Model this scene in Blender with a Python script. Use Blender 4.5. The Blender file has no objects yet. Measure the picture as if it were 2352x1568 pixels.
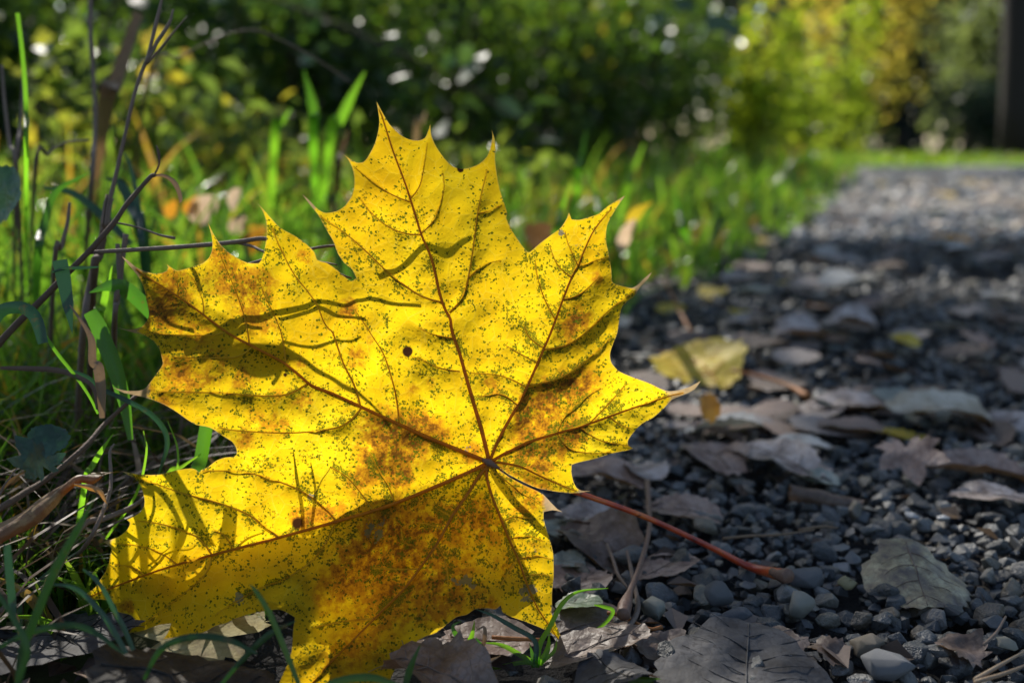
import bpy, bmesh, math, random
import numpy as np
from mathutils import Vector, Matrix, noise, geometry
R = math.radians
random.seed(7); rng = np.random.default_rng(7)
scene = bpy.context.scene
COL = scene.collection

# ------------------------------------------------------------------ camera, sky, sun, exposure
CAM_H, TILT, LENS, FOCUS, FSTOP = 0.135, R(10.9), 35.0, 0.272, 9.0
cd = bpy.data.cameras.new('camera'); cam = bpy.data.objects.new('camera', cd); COL.objects.link(cam)
cam.location = (0, 0, CAM_H); cam.rotation_euler = (R(90) - TILT, 0, 0)
cd.lens = LENS; cd.sensor_width = 36.0; cd.clip_start = 0.01; cd.clip_end = 500
cd.dof.use_dof = True; cd.dof.focus_distance = FOCUS; cd.dof.aperture_fstop = FSTOP; cd.dof.aperture_blades = 0
scene.camera = cam
AZ, EL = R(25), R(38)
SUN = Vector((-math.sin(AZ) * math.cos(EL), math.cos(AZ) * math.cos(EL), math.sin(EL)))
world = bpy.data.worlds.new('World'); scene.world = world; world.use_nodes = True
wn = world.node_tree.nodes; wl = world.node_tree.links
sky = wn.new('ShaderNodeTexSky'); sky.sky_type = 'NISHITA'; sky.sun_disc = False
sky.sun_elevation = EL; sky.sun_rotation = -AZ
wl.new(sky.outputs[0], wn['Background'].inputs[0]); wn['Background'].inputs[1].default_value = 0.125
sd = bpy.data.lights.new('sun', 'SUN'); sd.energy = 5.0; sd.angle = R(0.5); sd.color = (1.0, 0.94, 0.84)
sun = bpy.data.objects.new('sun', sd); COL.objects.link(sun); sun.rotation_euler = SUN.to_track_quat('Z', 'Y').to_euler()
scene.view_settings.view_transform = 'Standard'; scene.view_settings.look = 'None'
scene.view_settings.exposure = 0.52; scene.view_settings.gamma = 1.0
try: scene.view_settings.use_curve_mapping = False
except Exception: pass
cy = scene.cycles
cy.max_bounces = 8; cy.diffuse_bounces = 3; cy.glossy_bounces = 3; cy.transmission_bounces = 5; cy.transparent_max_bounces = 6
cy.sample_clamp_indirect = 4.0; cy.use_denoising = True; cy.caustics_reflective = False; cy.caustics_refractive = False

# ------------------------------------------------------------------ measuring: picture position (2352 wide) to a point of the place
K = 36.0 / LENS / 2352.0
FWD = Vector((0, math.cos(TILT), -math.sin(TILT))); UPV = Vector((0, math.sin(TILT), math.cos(TILT))); RIGHT = Vector((1, 0, 0))
CAM = Vector((0, 0, CAM_H))
def ray(x, y): return RIGHT * ((x - 1176) * K) - UPV * ((y - 784) * K) + FWD
def pt(x, y, d): return CAM + ray(x, y) * d
def gd(x, y, z=0.0):
    r = ray(x, y); t = (z - CAM_H) / r.z
    return CAM + r * t
def depth_of(p): return (Vector(p) - CAM).dot(FWD)
def proj(V):
    V = np.asarray(V, float); q = V - np.array(CAM)
    d = q @ np.array(FWD); d = np.where(np.abs(d) < 1e-6, 1e-6, d)
    return 1176 + (q @ np.array(RIGHT)) / d / K, 784 - (q @ np.array(UPV)) / d / K, d

# ------------------------------------------------------------------ materials
def mat(name):
    m = bpy.data.materials.new(name); m.use_nodes = True
    nt = m.node_tree; nt.nodes.clear()
    return m, nt.nodes, nt.links
def val(n, x):
    v = n.new('ShaderNodeValue'); v.outputs[0].default_value = x; return v.outputs[0]
def mth(n, l, op, a, b=None, clamp=False):
    q = n.new('ShaderNodeMath'); q.operation = op; q.use_clamp = clamp
    for i, s in enumerate((a, b)):
        if s is None: continue
        if isinstance(s, (int, float)): q.inputs[i].default_value = s
        else: l.new(s, q.inputs[i])
    return q.outputs[0]
def mixc(n, l, f, a, b, mode='MIX'):
    q = n.new('ShaderNodeMix'); q.data_type = 'RGBA'; q.blend_type = mode
    for i, s in ((0, f), (6, a), (7, b)):
        if isinstance(s, (int, float)): q.inputs[i].default_value = s
        elif isinstance(s, tuple): q.inputs[i].default_value = (*s, 1)
        else: l.new(s, q.inputs[i])
    return q.outputs[2]
def ramp(n, l, f, stops, interp='LINEAR'):
    q = n.new('ShaderNodeValToRGB'); q.color_ramp.interpolation = interp
    e = q.color_ramp.elements
    while len(e) < len(stops): e.new(0.5)
    for i, (p, c) in enumerate(stops):
        e[i].position = p; e[i].color = (*c, 1) if isinstance(c, tuple) else (c, c, c, 1)
    l.new(f, q.inputs[0]); return q.outputs[0]
def coords(n): return n.new('ShaderNodeTexCoord').outputs['Object']
def tex_noise(n, l, co, scale, detail=4, rough=0.55):
    q = n.new('ShaderNodeTexNoise'); q.inputs['Scale'].default_value = scale; q.inputs['Detail'].default_value = detail
    q.inputs['Roughness'].default_value = rough; l.new(co, q.inputs['Vector']); return q.outputs['Fac']
def tex_vor(n, l, co, scale, feature='F1', rnd=1.0):
    q = n.new('ShaderNodeTexVoronoi'); q.feature = feature; q.inputs['Scale'].default_value = scale
    q.inputs['Randomness'].default_value = rnd; l.new(co, q.inputs['Vector']); return q
def attr(n, name):
    q = n.new('ShaderNodeAttribute'); q.attribute_name = name; return q.outputs['Fac']
def bump(n, l, h, strength, dist):
    q = n.new('ShaderNodeBump'); q.inputs['Strength'].default_value = strength; q.inputs['Distance'].default_value = dist
    l.new(h, q.inputs['Height']); return q.outputs[0]
def principled(n, l, col, rough=0.6, spec=0.4, normal=None):
    q = n.new('ShaderNodeBsdfPrincipled')
    if isinstance(col, tuple): q.inputs['Base Color'].default_value = (*col, 1)
    else: l.new(col, q.inputs['Base Color'])
    if isinstance(rough, float): q.inputs['Roughness'].default_value = rough
    else: l.new(rough, q.inputs['Roughness'])
    q.inputs['Specular IOR Level'].default_value = spec
    if normal: l.new(normal, q.inputs['Normal'])
    return q.outputs[0]
def finish(n, l, sh):
    o = n.new('ShaderNodeOutputMaterial'); l.new(sh, o.inputs[0])
def thin(n, l, refl, transcol, w, normal=None):
    t = n.new('ShaderNodeBsdfTranslucent')
    if isinstance(transcol, tuple): t.inputs[0].default_value = (*transcol, 1)
    else: l.new(transcol, t.inputs[0])
    if normal: l.new(normal, t.inputs['Normal'])
    x = n.new('ShaderNodeMixShader'); x.inputs[0].default_value = w
    l.new(refl, x.inputs[1]); l.new(t.outputs[0], x.inputs[2]); return x.outputs[0]

def plant_mat(name, stops, tstops, w=0.5, rough=0.38, spec=0.5, by='tone', nscale=60, streak=False):
    """thin green or dry tissue: tone of the piece chooses its colour, fine noise breaks it up"""
    m, n, l = mat(name)
    if by == 'tone': t = attr(n, 'tone')
    else: t = n.new('ShaderNodeObjectInfo').outputs['Random']
    co = coords(n)
    nz = tex_noise(n, l, co, nscale, 3)
    t2 = mth(n, l, 'ADD', t, mth(n, l, 'MULTIPLY', mth(n, l, 'SUBTRACT', nz, 0.5), 0.35), True)
    c = ramp(n, l, t2, stops); tc = ramp(n, l, t2, tstops)
    wn = mth(n, l, 'MULTIPLY', ramp(n, l, tex_noise(n, l, co, nscale * 2.7, 4, .7), [(.60, 0.0), (.70, 1.0)]), 0.55)
    c = mixc(n, l, wn, c, (.12, .075, .03)); tc = mixc(n, l, wn, tc, (.22, .13, .03))
    nm = bump(n, l, tex_noise(n, l, co, nscale * 6, 2), 0.3, 0.0008)
    finish(n, l, thin(n, l, principled(n, l, c, rough, spec, nm), tc, w)); return m
G_R = [(0.0, (.020, .045, .012)), (0.5, (.045, .10, .016)), (0.85, (.085, .14, .022)), (0.95, (.20, .15, .03)), (1.0, (.28, .17, .06))]
G_T = [(0.0, (.05, .16, .012)), (0.5, (.20, .42, .025)), (0.85, (.42, .60, .04)), (0.95, (.6, .36, .03)), (1.0, (.5, .3, .06))]
M_GRASS = plant_mat('grass_blades', G_R, G_T, 0.52, 0.23, 0.6)
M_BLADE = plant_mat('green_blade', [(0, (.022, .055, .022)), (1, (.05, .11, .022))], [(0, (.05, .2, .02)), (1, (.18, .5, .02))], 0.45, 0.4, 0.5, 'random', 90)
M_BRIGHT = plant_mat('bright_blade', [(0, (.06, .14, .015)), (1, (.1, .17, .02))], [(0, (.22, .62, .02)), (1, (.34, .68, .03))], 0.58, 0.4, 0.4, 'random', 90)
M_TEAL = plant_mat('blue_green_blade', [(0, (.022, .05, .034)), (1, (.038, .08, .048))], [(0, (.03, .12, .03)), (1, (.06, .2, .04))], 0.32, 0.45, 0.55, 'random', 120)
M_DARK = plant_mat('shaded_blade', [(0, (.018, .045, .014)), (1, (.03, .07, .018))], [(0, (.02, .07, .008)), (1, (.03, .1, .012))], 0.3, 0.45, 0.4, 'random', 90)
M_STRAW = plant_mat('dry_straw', [(0, (.13, .085, .055)), (0.6, (.25, .18, .12)), (1, (.34, .28, .2))], [(0, (.2, .1, .04)), (1, (.45, .3, .14))], 0.3, 0.55, 0.3, 'random', 160)
M_SHRUB = plant_mat('shrub_foliage', [(0, (.016, .034, .014)), (.5, (.032, .062, .016)), (.85, (.07, .10, .02)), (1, (.22, .17, .03))],
                    [(0, (.05, .11, .012)), (.5, (.14, .28, .02)), (.85, (.32, .46, .025)), (1, (.62, .46, .03))], 0.42, 0.36, 0.55, 'tone', 30)
M_LIME = plant_mat('lime_foliage', [(0, (.05, .10, .015)), (1, (.12, .16, .02))], [(0, (.38, .58, .03)), (1, (.74, .80, .05))], 0.55, 0.4, 0.4, 'tone', 30)
M_YELLOW = plant_mat('yellow_foliage', [(0, (.06, .09, .02)), (.5, (.15, .14, .02)), (1, (.3, .2, .03))], [(0, (.36, .46, .07)), (.5, (.72, .64, .08)), (1, (.88, .60, .08))], 0.5, 0.5, 0.3, 'tone', 8)
M_CONIFER = plant_mat('dark_foliage', [(0, (.012, .024, .020)), (1, (.03, .05, .03))], [(0, (.015, .04, .03)), (1, (.06, .11, .05))], 0.3, 0.6, 0.2, 'tone', 8)
M_WOOD = plant_mat('wood_foliage', [(0, (.025, .04, .018)), (1, (.08, .10, .03))], [(0, (.2, .30, .08)), (1, (.52, .60, .15))], 0.4, 0.5, 0.3, 'tone', 8)

def bark_mat(name, a, b, scale=40, rough=0.75):
    m, n, l = mat(name); co = coords(n)
    nz = tex_noise(n, l, co, scale, 5, 0.65)
    c = mixc(n, l, nz, a, b)
    c = mixc(n, l, mth(n, l, 'MULTIPLY', n.new('ShaderNodeObjectInfo').outputs['Random'], 0.35), c, b)
    finish(n, l, principled(n, l, c, rough, 0.3, bump(n, l, tex_noise(n, l, co, scale * 5, 4), 0.6, 0.0006))); return m
M_STALK = bark_mat('dead_stalk', (.085, .058, .045), (.23, .17, .13), 300)
M_TWIG = bark_mat('dark_twig', (.06, .034, .022), (.13, .085, .055), 250)
M_STICK = bark_mat('old_stalk_skin', (.09, .05, .035), (.17, .10, .075), 200, 0.5)
M_TRUNK = bark_mat('tree_bark', (.014, .012, .010), (.04, .034, .028), 12)
M_RUST = bark_mat('orange_stalk', (.22, .08, .02), (.36, .14, .04), 150, 0.5)

def dry_leaf_mat(name, base, dark, light, trans=(.3, .15, .05), w=0.18, rough=0.5, spec=0.45, sc=90, bs=.5):
    m, n, l = mat(name); co = coords(n)
    nz = tex_noise(n, l, co, sc, 5, 0.65)
    c = ramp(n, l, nz, [(0.36, dark), (0.5, base), (0.64, light)])
    sp = tex_noise(n, l, co, 620, 2)
    c = mixc(n, l, mth(n, l, 'MULTIPLY', mth(n, l, 'GREATER_THAN', sp, 0.62), 0.5), c, dark)
    ve = tex_vor(n, l, co, 330, 'DISTANCE_TO_EDGE')
    e = mth(n, l, 'LESS_THAN', ve.outputs['Distance'], 0.05)
    c = mixc(n, l, mth(n, l, 'MULTIPLY', e, 0.3), c, dark)
    h = mth(n, l, 'ADD', mth(n, l, 'MULTIPLY', tex_noise(n, l, co, 260, 4), 1.0), mth(n, l, 'MULTIPLY', ve.outputs['Distance'], 0.6))
    finish(n, l, thin(n, l, principled(n, l, c, rough, spec, bump(n, l, h, bs, 0.0012)), trans, w)); return m
D_BROWN = dry_leaf_mat('brown_leaf', (.15, .105, .08), (.07, .045, .033), (.24, .18, .15))
D_ROSY = dry_leaf_mat('rosy_brown_leaf', (.29, .205, .165), (.15, .09, .07), (.40, .30, .25))
D_LILAC = dry_leaf_mat('grey_lilac_leaf', (.31, .262, .24), (.14, .105, .09), (.50, .44, .41), w=0.12)
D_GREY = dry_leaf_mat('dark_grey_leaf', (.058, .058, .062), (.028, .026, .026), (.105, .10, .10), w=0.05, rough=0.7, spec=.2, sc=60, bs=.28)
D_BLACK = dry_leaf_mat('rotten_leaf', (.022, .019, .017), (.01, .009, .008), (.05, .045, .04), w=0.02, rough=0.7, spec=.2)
D_CREAM = dry_leaf_mat('cream_leaf', (.30, .25, .11), (.17, .13, .06), (.40, .35, .18), (.45, .34, .10), 0.2, .7, .2)
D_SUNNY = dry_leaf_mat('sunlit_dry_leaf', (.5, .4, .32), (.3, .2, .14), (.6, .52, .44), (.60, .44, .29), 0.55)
D_BEIGE = dry_leaf_mat('beige_leaf', (.45, .385, .28), (.27, .21, .14), (.58, .52, .42), w=.1)
D_PALE = dry_leaf_mat('pale_leaf', (.40, .39, .36), (.25, .235, .22), (.52, .51, .47), (.4, .38, .28), 0.15, .6, .35)
D_OLIVE = dry_leaf_mat('mottled_leaf', (.25, .2, .115), (.085, .06, .055), (.46, .40, .24), (.5, .36, .08), 0.15, 0.4, 0.6, 110, .4)
D_YELLOW = dry_leaf_mat('yellow_leaf', (.62, .45, .03), (.4, .27, .03), (.72, .56, .08), (.85, .6, .03), 0.35)
D_VEIL = dry_leaf_mat('shade_veil', (.6, .43, .03), (.4, .26, .03), (.72, .56, .08), (.92, .78, .10), 0.75)  # tissue of the added leaf that dims the lower lobe
D_ORANGE = dry_leaf_mat('orange_leaf', (.5, .23, .03), (.25, .1, .02), (.6, .34, .05), (.9, .4, .03), 0.4)
D_MINT = dry_leaf_mat('pale_green_leaf', (.32, .38, .25), (.2, .26, .15), (.48, .5, .36), (.35, .45, .12), 0.25, 0.35, 0.6)
D_SAGE = dry_leaf_mat('grey_green_leaf', (.2, .235, .21), (.12, .14, .125), (.3, .33, .3), (.2, .25, .15), 0.12)
M_IVY = dry_leaf_mat('dark_green_leaf', (.02, .05, .025), (.01, .025, .013), (.045, .09, .05), (.04, .14, .03), 0.2, 0.35, 0.6)

def stone_mat(name, by, gain=.88, tint=(1, 1, 1)):
    m, n, l = mat(name); co = coords(n)
    t = attr(n, 'tone') if by == 'tone' else n.new('ShaderNodeObjectInfo').outputs['Random']
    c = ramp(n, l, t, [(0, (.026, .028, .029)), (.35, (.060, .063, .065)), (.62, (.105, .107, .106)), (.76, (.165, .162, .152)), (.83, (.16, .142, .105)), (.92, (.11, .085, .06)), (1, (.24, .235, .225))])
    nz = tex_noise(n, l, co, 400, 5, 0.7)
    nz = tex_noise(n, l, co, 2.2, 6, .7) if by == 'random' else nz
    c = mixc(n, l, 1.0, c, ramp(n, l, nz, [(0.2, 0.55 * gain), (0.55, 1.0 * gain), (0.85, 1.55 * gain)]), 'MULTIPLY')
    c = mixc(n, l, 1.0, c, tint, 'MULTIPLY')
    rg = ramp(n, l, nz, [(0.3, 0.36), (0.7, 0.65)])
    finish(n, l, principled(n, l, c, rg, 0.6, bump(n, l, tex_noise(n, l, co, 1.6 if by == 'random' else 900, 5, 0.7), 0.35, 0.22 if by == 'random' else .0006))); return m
M_STONE = stone_mat('gravel_stone', 'random'); M_GRAVEL = stone_mat('gravel', 'tone')
M_GLARE = stone_mat('glare_gravel', 'tone', 5.0, (1, .93, .88))  # paler gravel copy for the far path, low-sun glare put into its colour

def soil_mat(name, a, b, c3, scale):
    m, n, l = mat(name); co = coords(n)
    nz = tex_noise(n, l, co, scale, 8, 0.7)
    c = ramp(n, l, nz, [(0.3, a), (0.5, b), (0.7, c3)])
    finish(n, l, principled(n, l, c, 0.85, 0.25, bump(n, l, tex_noise(n, l, co, scale * 7, 5), 0.8, 0.004))); return m
M_SOIL = soil_mat('verge_soil', (.022, .016, .011), (.05, .045, .02), (.07, .10, .022), 9)
M_BED = soil_mat('path_bed', (.10, .095, .092), (.20, .192, .19), (.34, .325, .32), 14)
M_GAP = soil_mat('gap_shade', (.010, .010, .011), (.022, .021, .021), (.035, .033, .032), 60)  # near-black colour stands in for shade in the gaps between stones

# the maple leaf: yellow tissue with green flecks, brown blotches, dry tips, painted backlit margin; where each sits is stored on the mesh
def maple_mat():
    m, n, l = mat('maple_leaf_tissue'); co = coords(n)
    br, gr, dry, vd, gy, hole = (attr(n, a) for a in ('brown', 'fleck', 'dry', 'veind', 'grey', 'burn'))
    n1 = tex_noise(n, l, co, 55, 4, 0.6); n2 = tex_noise(n, l, co, 420, 4, 0.65); n3 = tex_noise(n, l, co, 1500, 3, 0.6)
    yel = ramp(n, l, n1, [(0.3, (.80, .47, .006)), (0.55, (.90, .61, .008)), (0.75, (.92, .68, .014))])
    # mesh of fine veins
    v2 = tex_vor(n, l, co, 210, 'DISTANCE_TO_EDGE').outputs['Distance']
    v3 = tex_vor(n, l, co, 700, 'DISTANCE_TO_EDGE').outputs['Distance']
    l2 = mth(n, l, 'MULTIPLY', mth(n, l, 'LESS_THAN', v2, 0.018), 0.12)
    l3 = mth(n, l, 'MULTIPLY', mth(n, l, 'LESS_THAN', v3, 0.05), 0.10)
    c = mixc(n, l, l2, yel, (.98, .88, .16)); c = mixc(n, l, l3, c, (.85, .52, .01))
    cl0 = tex_noise(n, l, co, 190, 4, 0.75)
    # brown blotches
    bz = mth(n, l, 'MULTIPLY', mth(n, l, 'MINIMUM', br, 1.15), mth(n, l, 'ADD', mth(n, l, 'MULTIPLY', n2, 3.2), -0.95))
    bz = mth(n, l, 'MULTIPLY', bz, mth(n, l, 'ADD', 0.25, mth(n, l, 'MULTIPLY', n3, 1.5)))
    c = mixc(n, l, mth(n, l, 'MULTIPLY', ramp(n, l, mth(n, l, 'MULTIPLY', gr, cl0), [(.03, 0.0), (.16, 1.0)]), 0.16), c, (.52, .42, .008))
    b1 = ramp(n, l, bz, [(0.10, 0.0), (0.42, 0.82), (0.9, 1.0)])
    b2 = ramp(n, l, bz, [(0.55, 0.0), (1.0, 0.8)])
    c = mixc(n, l, b1, c, (.50, .20, .010)); c = mixc(n, l, b2, c, (.11, .045, .008))
    # green flecks: small angular cells between the finest veins
    cells = tex_vor(n, l, co, 1550, 'F1', 1.0); ce = tex_vor(n, l, co, 1550, 'DISTANCE_TO_EDGE', 1.0).outputs['Distance']
    sep = n.new('ShaderNodeSeparateColor'); l.new(cells.outputs['Color'], sep.inputs[0])
    cl = tex_noise(n, l, co, 190, 4, 0.75)
    den = mth(n, l, 'MULTIPLY', gr, ramp(n, l, cl, [(0.40, 0.06), (0.52, 1.0), (0.64, 4.6)]))
    near = ramp(n, l, vd, [(0.0, 1.0), (0.16, 0.6), (0.5, 0.0)])
    den = mth(n, l, 'MULTIPLY', den, mth(n, l, 'ADD', 0.55, mth(n, l, 'MULTIPLY', near, 2.0)))
    f = mth(n, l, 'MULTIPLY', mth(n, l, 'LESS_THAN', sep.outputs[0], den), mth(n, l, 'GREATER_THAN', ce, 0.045))
    c = mixc(n, l, mth(n, l, 'MULTIPLY', f, mth(n, l, 'ADD', 0.62, mth(n, l, 'MULTIPLY', n3, 0.55), True)), c, mixc(n, l, sep.outputs[1], (.030, .062, .004), (.10, .15, .006)))
    fine = tex_vor(n, l, co, 2300, 'F1', 1.0); sp2 = n.new('ShaderNodeSeparateColor'); l.new(fine.outputs['Color'], sp2.inputs[0])
    c = mixc(n, l, mth(n, l, 'MULTIPLY', mth(n, l, 'LESS_THAN', sp2.outputs[0], mth(n, l, 'MULTIPLY', den, 0.4)), 0.7), c, (.16, .13, .006))
    # dry tips and painted backlit margin, scabs, burnt spots, rim along the veins
    c = mixc(n, l, ramp(n, l, dry, [(0.25, 0.0), (0.75, 0.95)]), c, mixc(n, l, n2, (.30, .19, .09), (.55, .42, .26)))
    g1 = mth(n, l, 'MULTIPLY', gy, mth(n, l, 'ADD', mth(n, l, 'MULTIPLY', n2, 3.0), -1.0))
    c = mixc(n, l, ramp(n, l, g1, [(0.35, 0.0), (0.42, 0.85)]), c, (.22, .21, .17))
    hz = mth(n, l, 'MULTIPLY', hole, mth(n, l, 'ADD', 0.6, mth(n, l, 'MULTIPLY', n2, 0.8)))
    c = mixc(n, l, ramp(n, l, hz, [(0.35, 0.0), (0.6, 1.0)]), c, (.035, .014, .006))
    c = mixc(n, l, ramp(n, l, vd, [(0.03, 0.75), (0.10, 0.0)]), c, (.66, .33, .01))
    refl = mixc(n, l, 1.0, c, (.62, .60, .62), 'MULTIPLY')
    hgt = mth(n, l, 'ADD', mth(n, l, 'MULTIPLY', v2, 1.0), mth(n, l, 'MULTIPLY', v3, 0.25))
    nm = bump(n, l, hgt, 0.35, 0.0012)
    finish(n, l, thin(n, l, principled(n, l, refl, 0.55, 0.3, nm), c, 0.80, nm)); return m
M_MAPLE = maple_mat()
def vein_mat(a=(.42, .13, .008), b=(.66, .30, .012), ta=(.46, .15, .006), tb=(.80, .40, .012)):
    m, n, l = mat('leaf_vein'); co = coords(n); nz = tex_noise(n, l, co, 300, 3)
    c = mixc(n, l, nz, a, b)
    finish(n, l, thin(n, l, principled(n, l, c, 0.5, 0.3), mixc(n, l, nz, ta, tb), 0.55)); return m
M_VEIN = vein_mat()
M_VEIN2 = vein_mat((.5, .26, .012), (.78, .52, .02), (.62, .36, .01), (.9, .66, .02))
def petiole_mat():
    m, n, l = mat('petiole_skin'); co = coords(n); nz = tex_noise(n, l, co, 120, 4)
    c = ramp(n, l, nz, [(0.32, (.20, .018, .012)), (0.5, (.40, .055, .016)), (0.68, (.50, .13, .025))])
    c = mixc(n, l, mth(n, l, 'MULTIPLY', mth(n, l, 'GREATER_THAN', tex_noise(n, l, co, 700, 2), 0.68), 0.8), c, (.06, .02, .012))
    finish(n, l, principled(n, l, c, 0.33, 0.5)); return m
M_PET = petiole_mat()

# ------------------------------------------------------------------ object helpers
def tag(o, label=None, cat=None, group=None, kind=None):
    if label: o['label'] = label
    if cat: o['category'] = cat
    if group: o['group'] = group
    if kind: o['kind'] = kind
    return o
def link(name, me, m, parent=None, loc=None):
    o = bpy.data.objects.new(name, me); COL.objects.link(o)
    if m and not me.materials: me.materials.append(m)
    if loc is not None: o.location = loc
    if parent: o.parent = parent
    return o
def empty(name, loc, label, cat, group=None):
    o = bpy.data.objects.new(name, None); COL.objects.link(o); o.location = loc; o.empty_display_size = 0.01
    return tag(o, label, cat, group)
def mesh_np(name, V, F, attrs=None, smooth=True):
    V = np.ascontiguousarray(V, np.float32); F = np.ascontiguousarray(F, np.int32)
    me = bpy.data.meshes.new(name); m, k = F.shape
    me.vertices.add(len(V)); me.vertices.foreach_set('co', V.ravel())
    me.loops.add(m * k); me.loops.foreach_set('vertex_index', F.ravel())
    me.polygons.add(m); me.polygons.foreach_set('loop_start', np.arange(0, m * k, k, dtype=np.int32))
    me.polygons.foreach_set('use_smooth', np.full(m, smooth, bool))
    for a, v in (attrs or {}).items():
        at = me.attributes.new(a, 'FLOAT', 'POINT'); at.data.foreach_set('value', np.ascontiguousarray(v, np.float32))
    me.update(calc_edges=True); me.validate(); return me
def crom(P, sub=6):
    """smooth curve through points"""
    P = [Vector(p) for p in P]
    if len(P) < 3: return [P[0].lerp(P[-1], i / sub) for i in range(sub + 1)]
    Q = [P[0] * 2 - P[1]] + P + [P[-1] * 2 - P[-2]]; out = []
    for i in range(1, len(Q) - 2):
        a, b, c, d = Q[i - 1:i + 3]
        for j in range(sub):
            t = j / sub
            out.append(0.5 * ((2 * b) + (c - a) * t + (2 * a - 5 * b + 4 * c - d) * t * t + (3 * b - a - 3 * c + d) * t ** 3))
    out.append(P[-1]); return out
def lerp_list(L, t):
    f = t * (len(L) - 1); i = min(int(f), len(L) - 2); return L[i] + (L[i + 1] - L[i]) * (f - i)
def tube_geo(P, radii, sides=7, sub=5, wob=0.0):
    C = crom(P, sub); n = len(C); V = []; F = []
    ref = Vector((0.3, -0.9, 0.31))
    for i, c in enumerate(C):
        tan = (C[min(i + 1, n - 1)] - C[max(i - 1, 0)]).normalized()
        u = tan.cross(ref); u = u.normalized() if u.length > 1e-4 else tan.orthogonal().normalized(); w = tan.cross(u)
        r = lerp_list(radii, i / (n - 1))
        for s in range(sides):
            a = 2 * math.pi * s / sides; rr = r * (1 + wob * noise.noise(c * 180 + Vector((s * 1.7, 0, 0))))
            V.append(c + u * math.cos(a) * rr + w * math.sin(a) * rr)
    for i in range(n - 1):
        for s in range(sides):
            a, b = i * sides + s, i * sides + (s + 1) % sides
            F.append((a, b, b + sides, a + sides))
    k = len(V); V += [C[0], C[-1]]
    for s in range(sides):
        F.append((k, (s + 1) % sides, s)); b = (n - 1) * sides; F.append((k + 1, b + s, b + (s + 1) % sides))
    return V, F
def mesh_py(name, V, F, smooth=True):
    me = bpy.data.meshes.new(name); me.from_pydata([tuple(v) for v in V], [], F)
    if smooth: me.polygons.foreach_set('use_smooth', np.ones(len(me.polygons), bool))
    return me
def tube(name, P, radii, m, parent=None, sides=7, sub=5, wob=0.12):
    V, F = tube_geo(P, radii, sides, sub, wob); org = Vector((0, 0, 0))
    if parent is None:
        org = Vector(P[0]); V = [v - org for v in V]
    else:
        org = None; V = [v - parent.location for v in V]
    return link(name, mesh_py(name, V, F), m, parent, org)
def strip_geo(P, widths, side=None, sub=6, fold=0.25, twist=0.0, wav=0.0):
    """a blade: ribbon folded along its midrib"""
    C = crom(P, sub); n = len(C); V = []; F = []; prev = None
    for i, c in enumerate(C):
        tan = (C[min(i + 1, n - 1)] - C[max(i - 1, 0)]).normalized(); view = (CAM - c).normalized()
        u = Vector(side) if side is not None else tan.cross(view)
        u = (u - tan * u.dot(tan)); u = u.normalized() if u.length > 1e-5 else tan.orthogonal().normalized()
        if prev is not None and u.dot(prev) < 0: u = -u
        prev = u
        u = Matrix.Rotation(twist * i / n, 3, tan) @ u; nrm = tan.cross(u)
        w = lerp_list(widths, i / (n - 1)) * 0.5
        z = wav * w * math.sin(i * 1.3)
        V += [c - u * w + nrm * (w * fold + z), c - u * w * .5 + nrm * w * fold * .35, c, c + u * w * .5 + nrm * w * fold * .35, c + u * w + nrm * (w * fold - z)]
    for i in range(n - 1):
        for s in range(4):
            a = i * 5 + s; F.append((a, a + 1, a + 6, a + 5))
    return V, F
def blade(name, label, cat, P, widths, m, parent=None, group=None, **kw):
    V, F = strip_geo(P, widths, **kw); org = Vector(P[0]) if parent is None else parent.location
    o = link(name, mesh_py(name, [v - org for v in V], F), m, parent, org if parent is None else None)
    if parent is None: tag(o, label, cat, group)
    return o
def PX(L, d0, d1=None):
    """picture points to a line in the place, its distance running from d0 to d1"""
    d1 = d0 if d1 is None else d1; n = len(L) - 1
    return [pt(x, y, d0 + (d1 - d0) * i / n) for i, (x, y) in enumerate(L)]
def W(px, d): return px * K * d
def pip(px, py, poly):
    """points in polygon"""
    x = np.asarray(px); y = np.asarray(py); c = np.zeros(len(x), bool); q = np.asarray(poly); j = len(q) - 1
    for i in range(len(q)):
        xi, yi = q[i]; xj, yj = q[j]
        if yi != yj:
            c ^= ((yi > y) != (yj > y)) & (x < (xj - xi) * (y - yi) / (yj - yi) + xi)
        j = i
    return c
def seg_dist(px, py, poly):
    d = np.full(len(px), 1e9)
    for (ax, ay), (bx, by) in zip(poly[:-1], poly[1:]):
        vx, vy = bx - ax, by - ay; L = vx * vx + vy * vy + 1e-9
        t = np.clip(((px - ax) * vx + (py - ay) * vy) / L, 0, 1)
        d = np.minimum(d, np.hypot(px - ax - t * vx, py - ay - t * vy))
    return d
def cdt(outline, spacing, jit=0.25, r=None):
    """fill an outline with an even net of triangles"""
    o = np.asarray(outline, float); x0, y0 = o.min(0); x1, y1 = o.max(0)
    gx, gy = np.meshgrid(np.arange(x0, x1, spacing), np.arange(y0, y1, spacing * 0.866)); gx = gx + (np.arange(gx.shape[0]) % 2)[:, None] * spacing * .5
    g = np.stack([gx.ravel(), gy.ravel()], 1); g += (r or rng).uniform(-jit, jit, g.shape) * spacing
    g = g[pip(g[:, 0], g[:, 1], o)]
    g = g[seg_dist(g[:, 0], g[:, 1], np.vstack([o, o[:1]])) > spacing * .4]
    P = [Vector(p) for p in o] + [Vector(p) for p in g]; n = len(o)
    res = geometry.delaunay_2d_cdt(P, [], [list(range(n))], 1, 1e-7)
    V = np.array([tuple(v) for v in res[0]]); F = np.array([f for f in res[2] if len(f) == 3], int)
    return V, F

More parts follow.
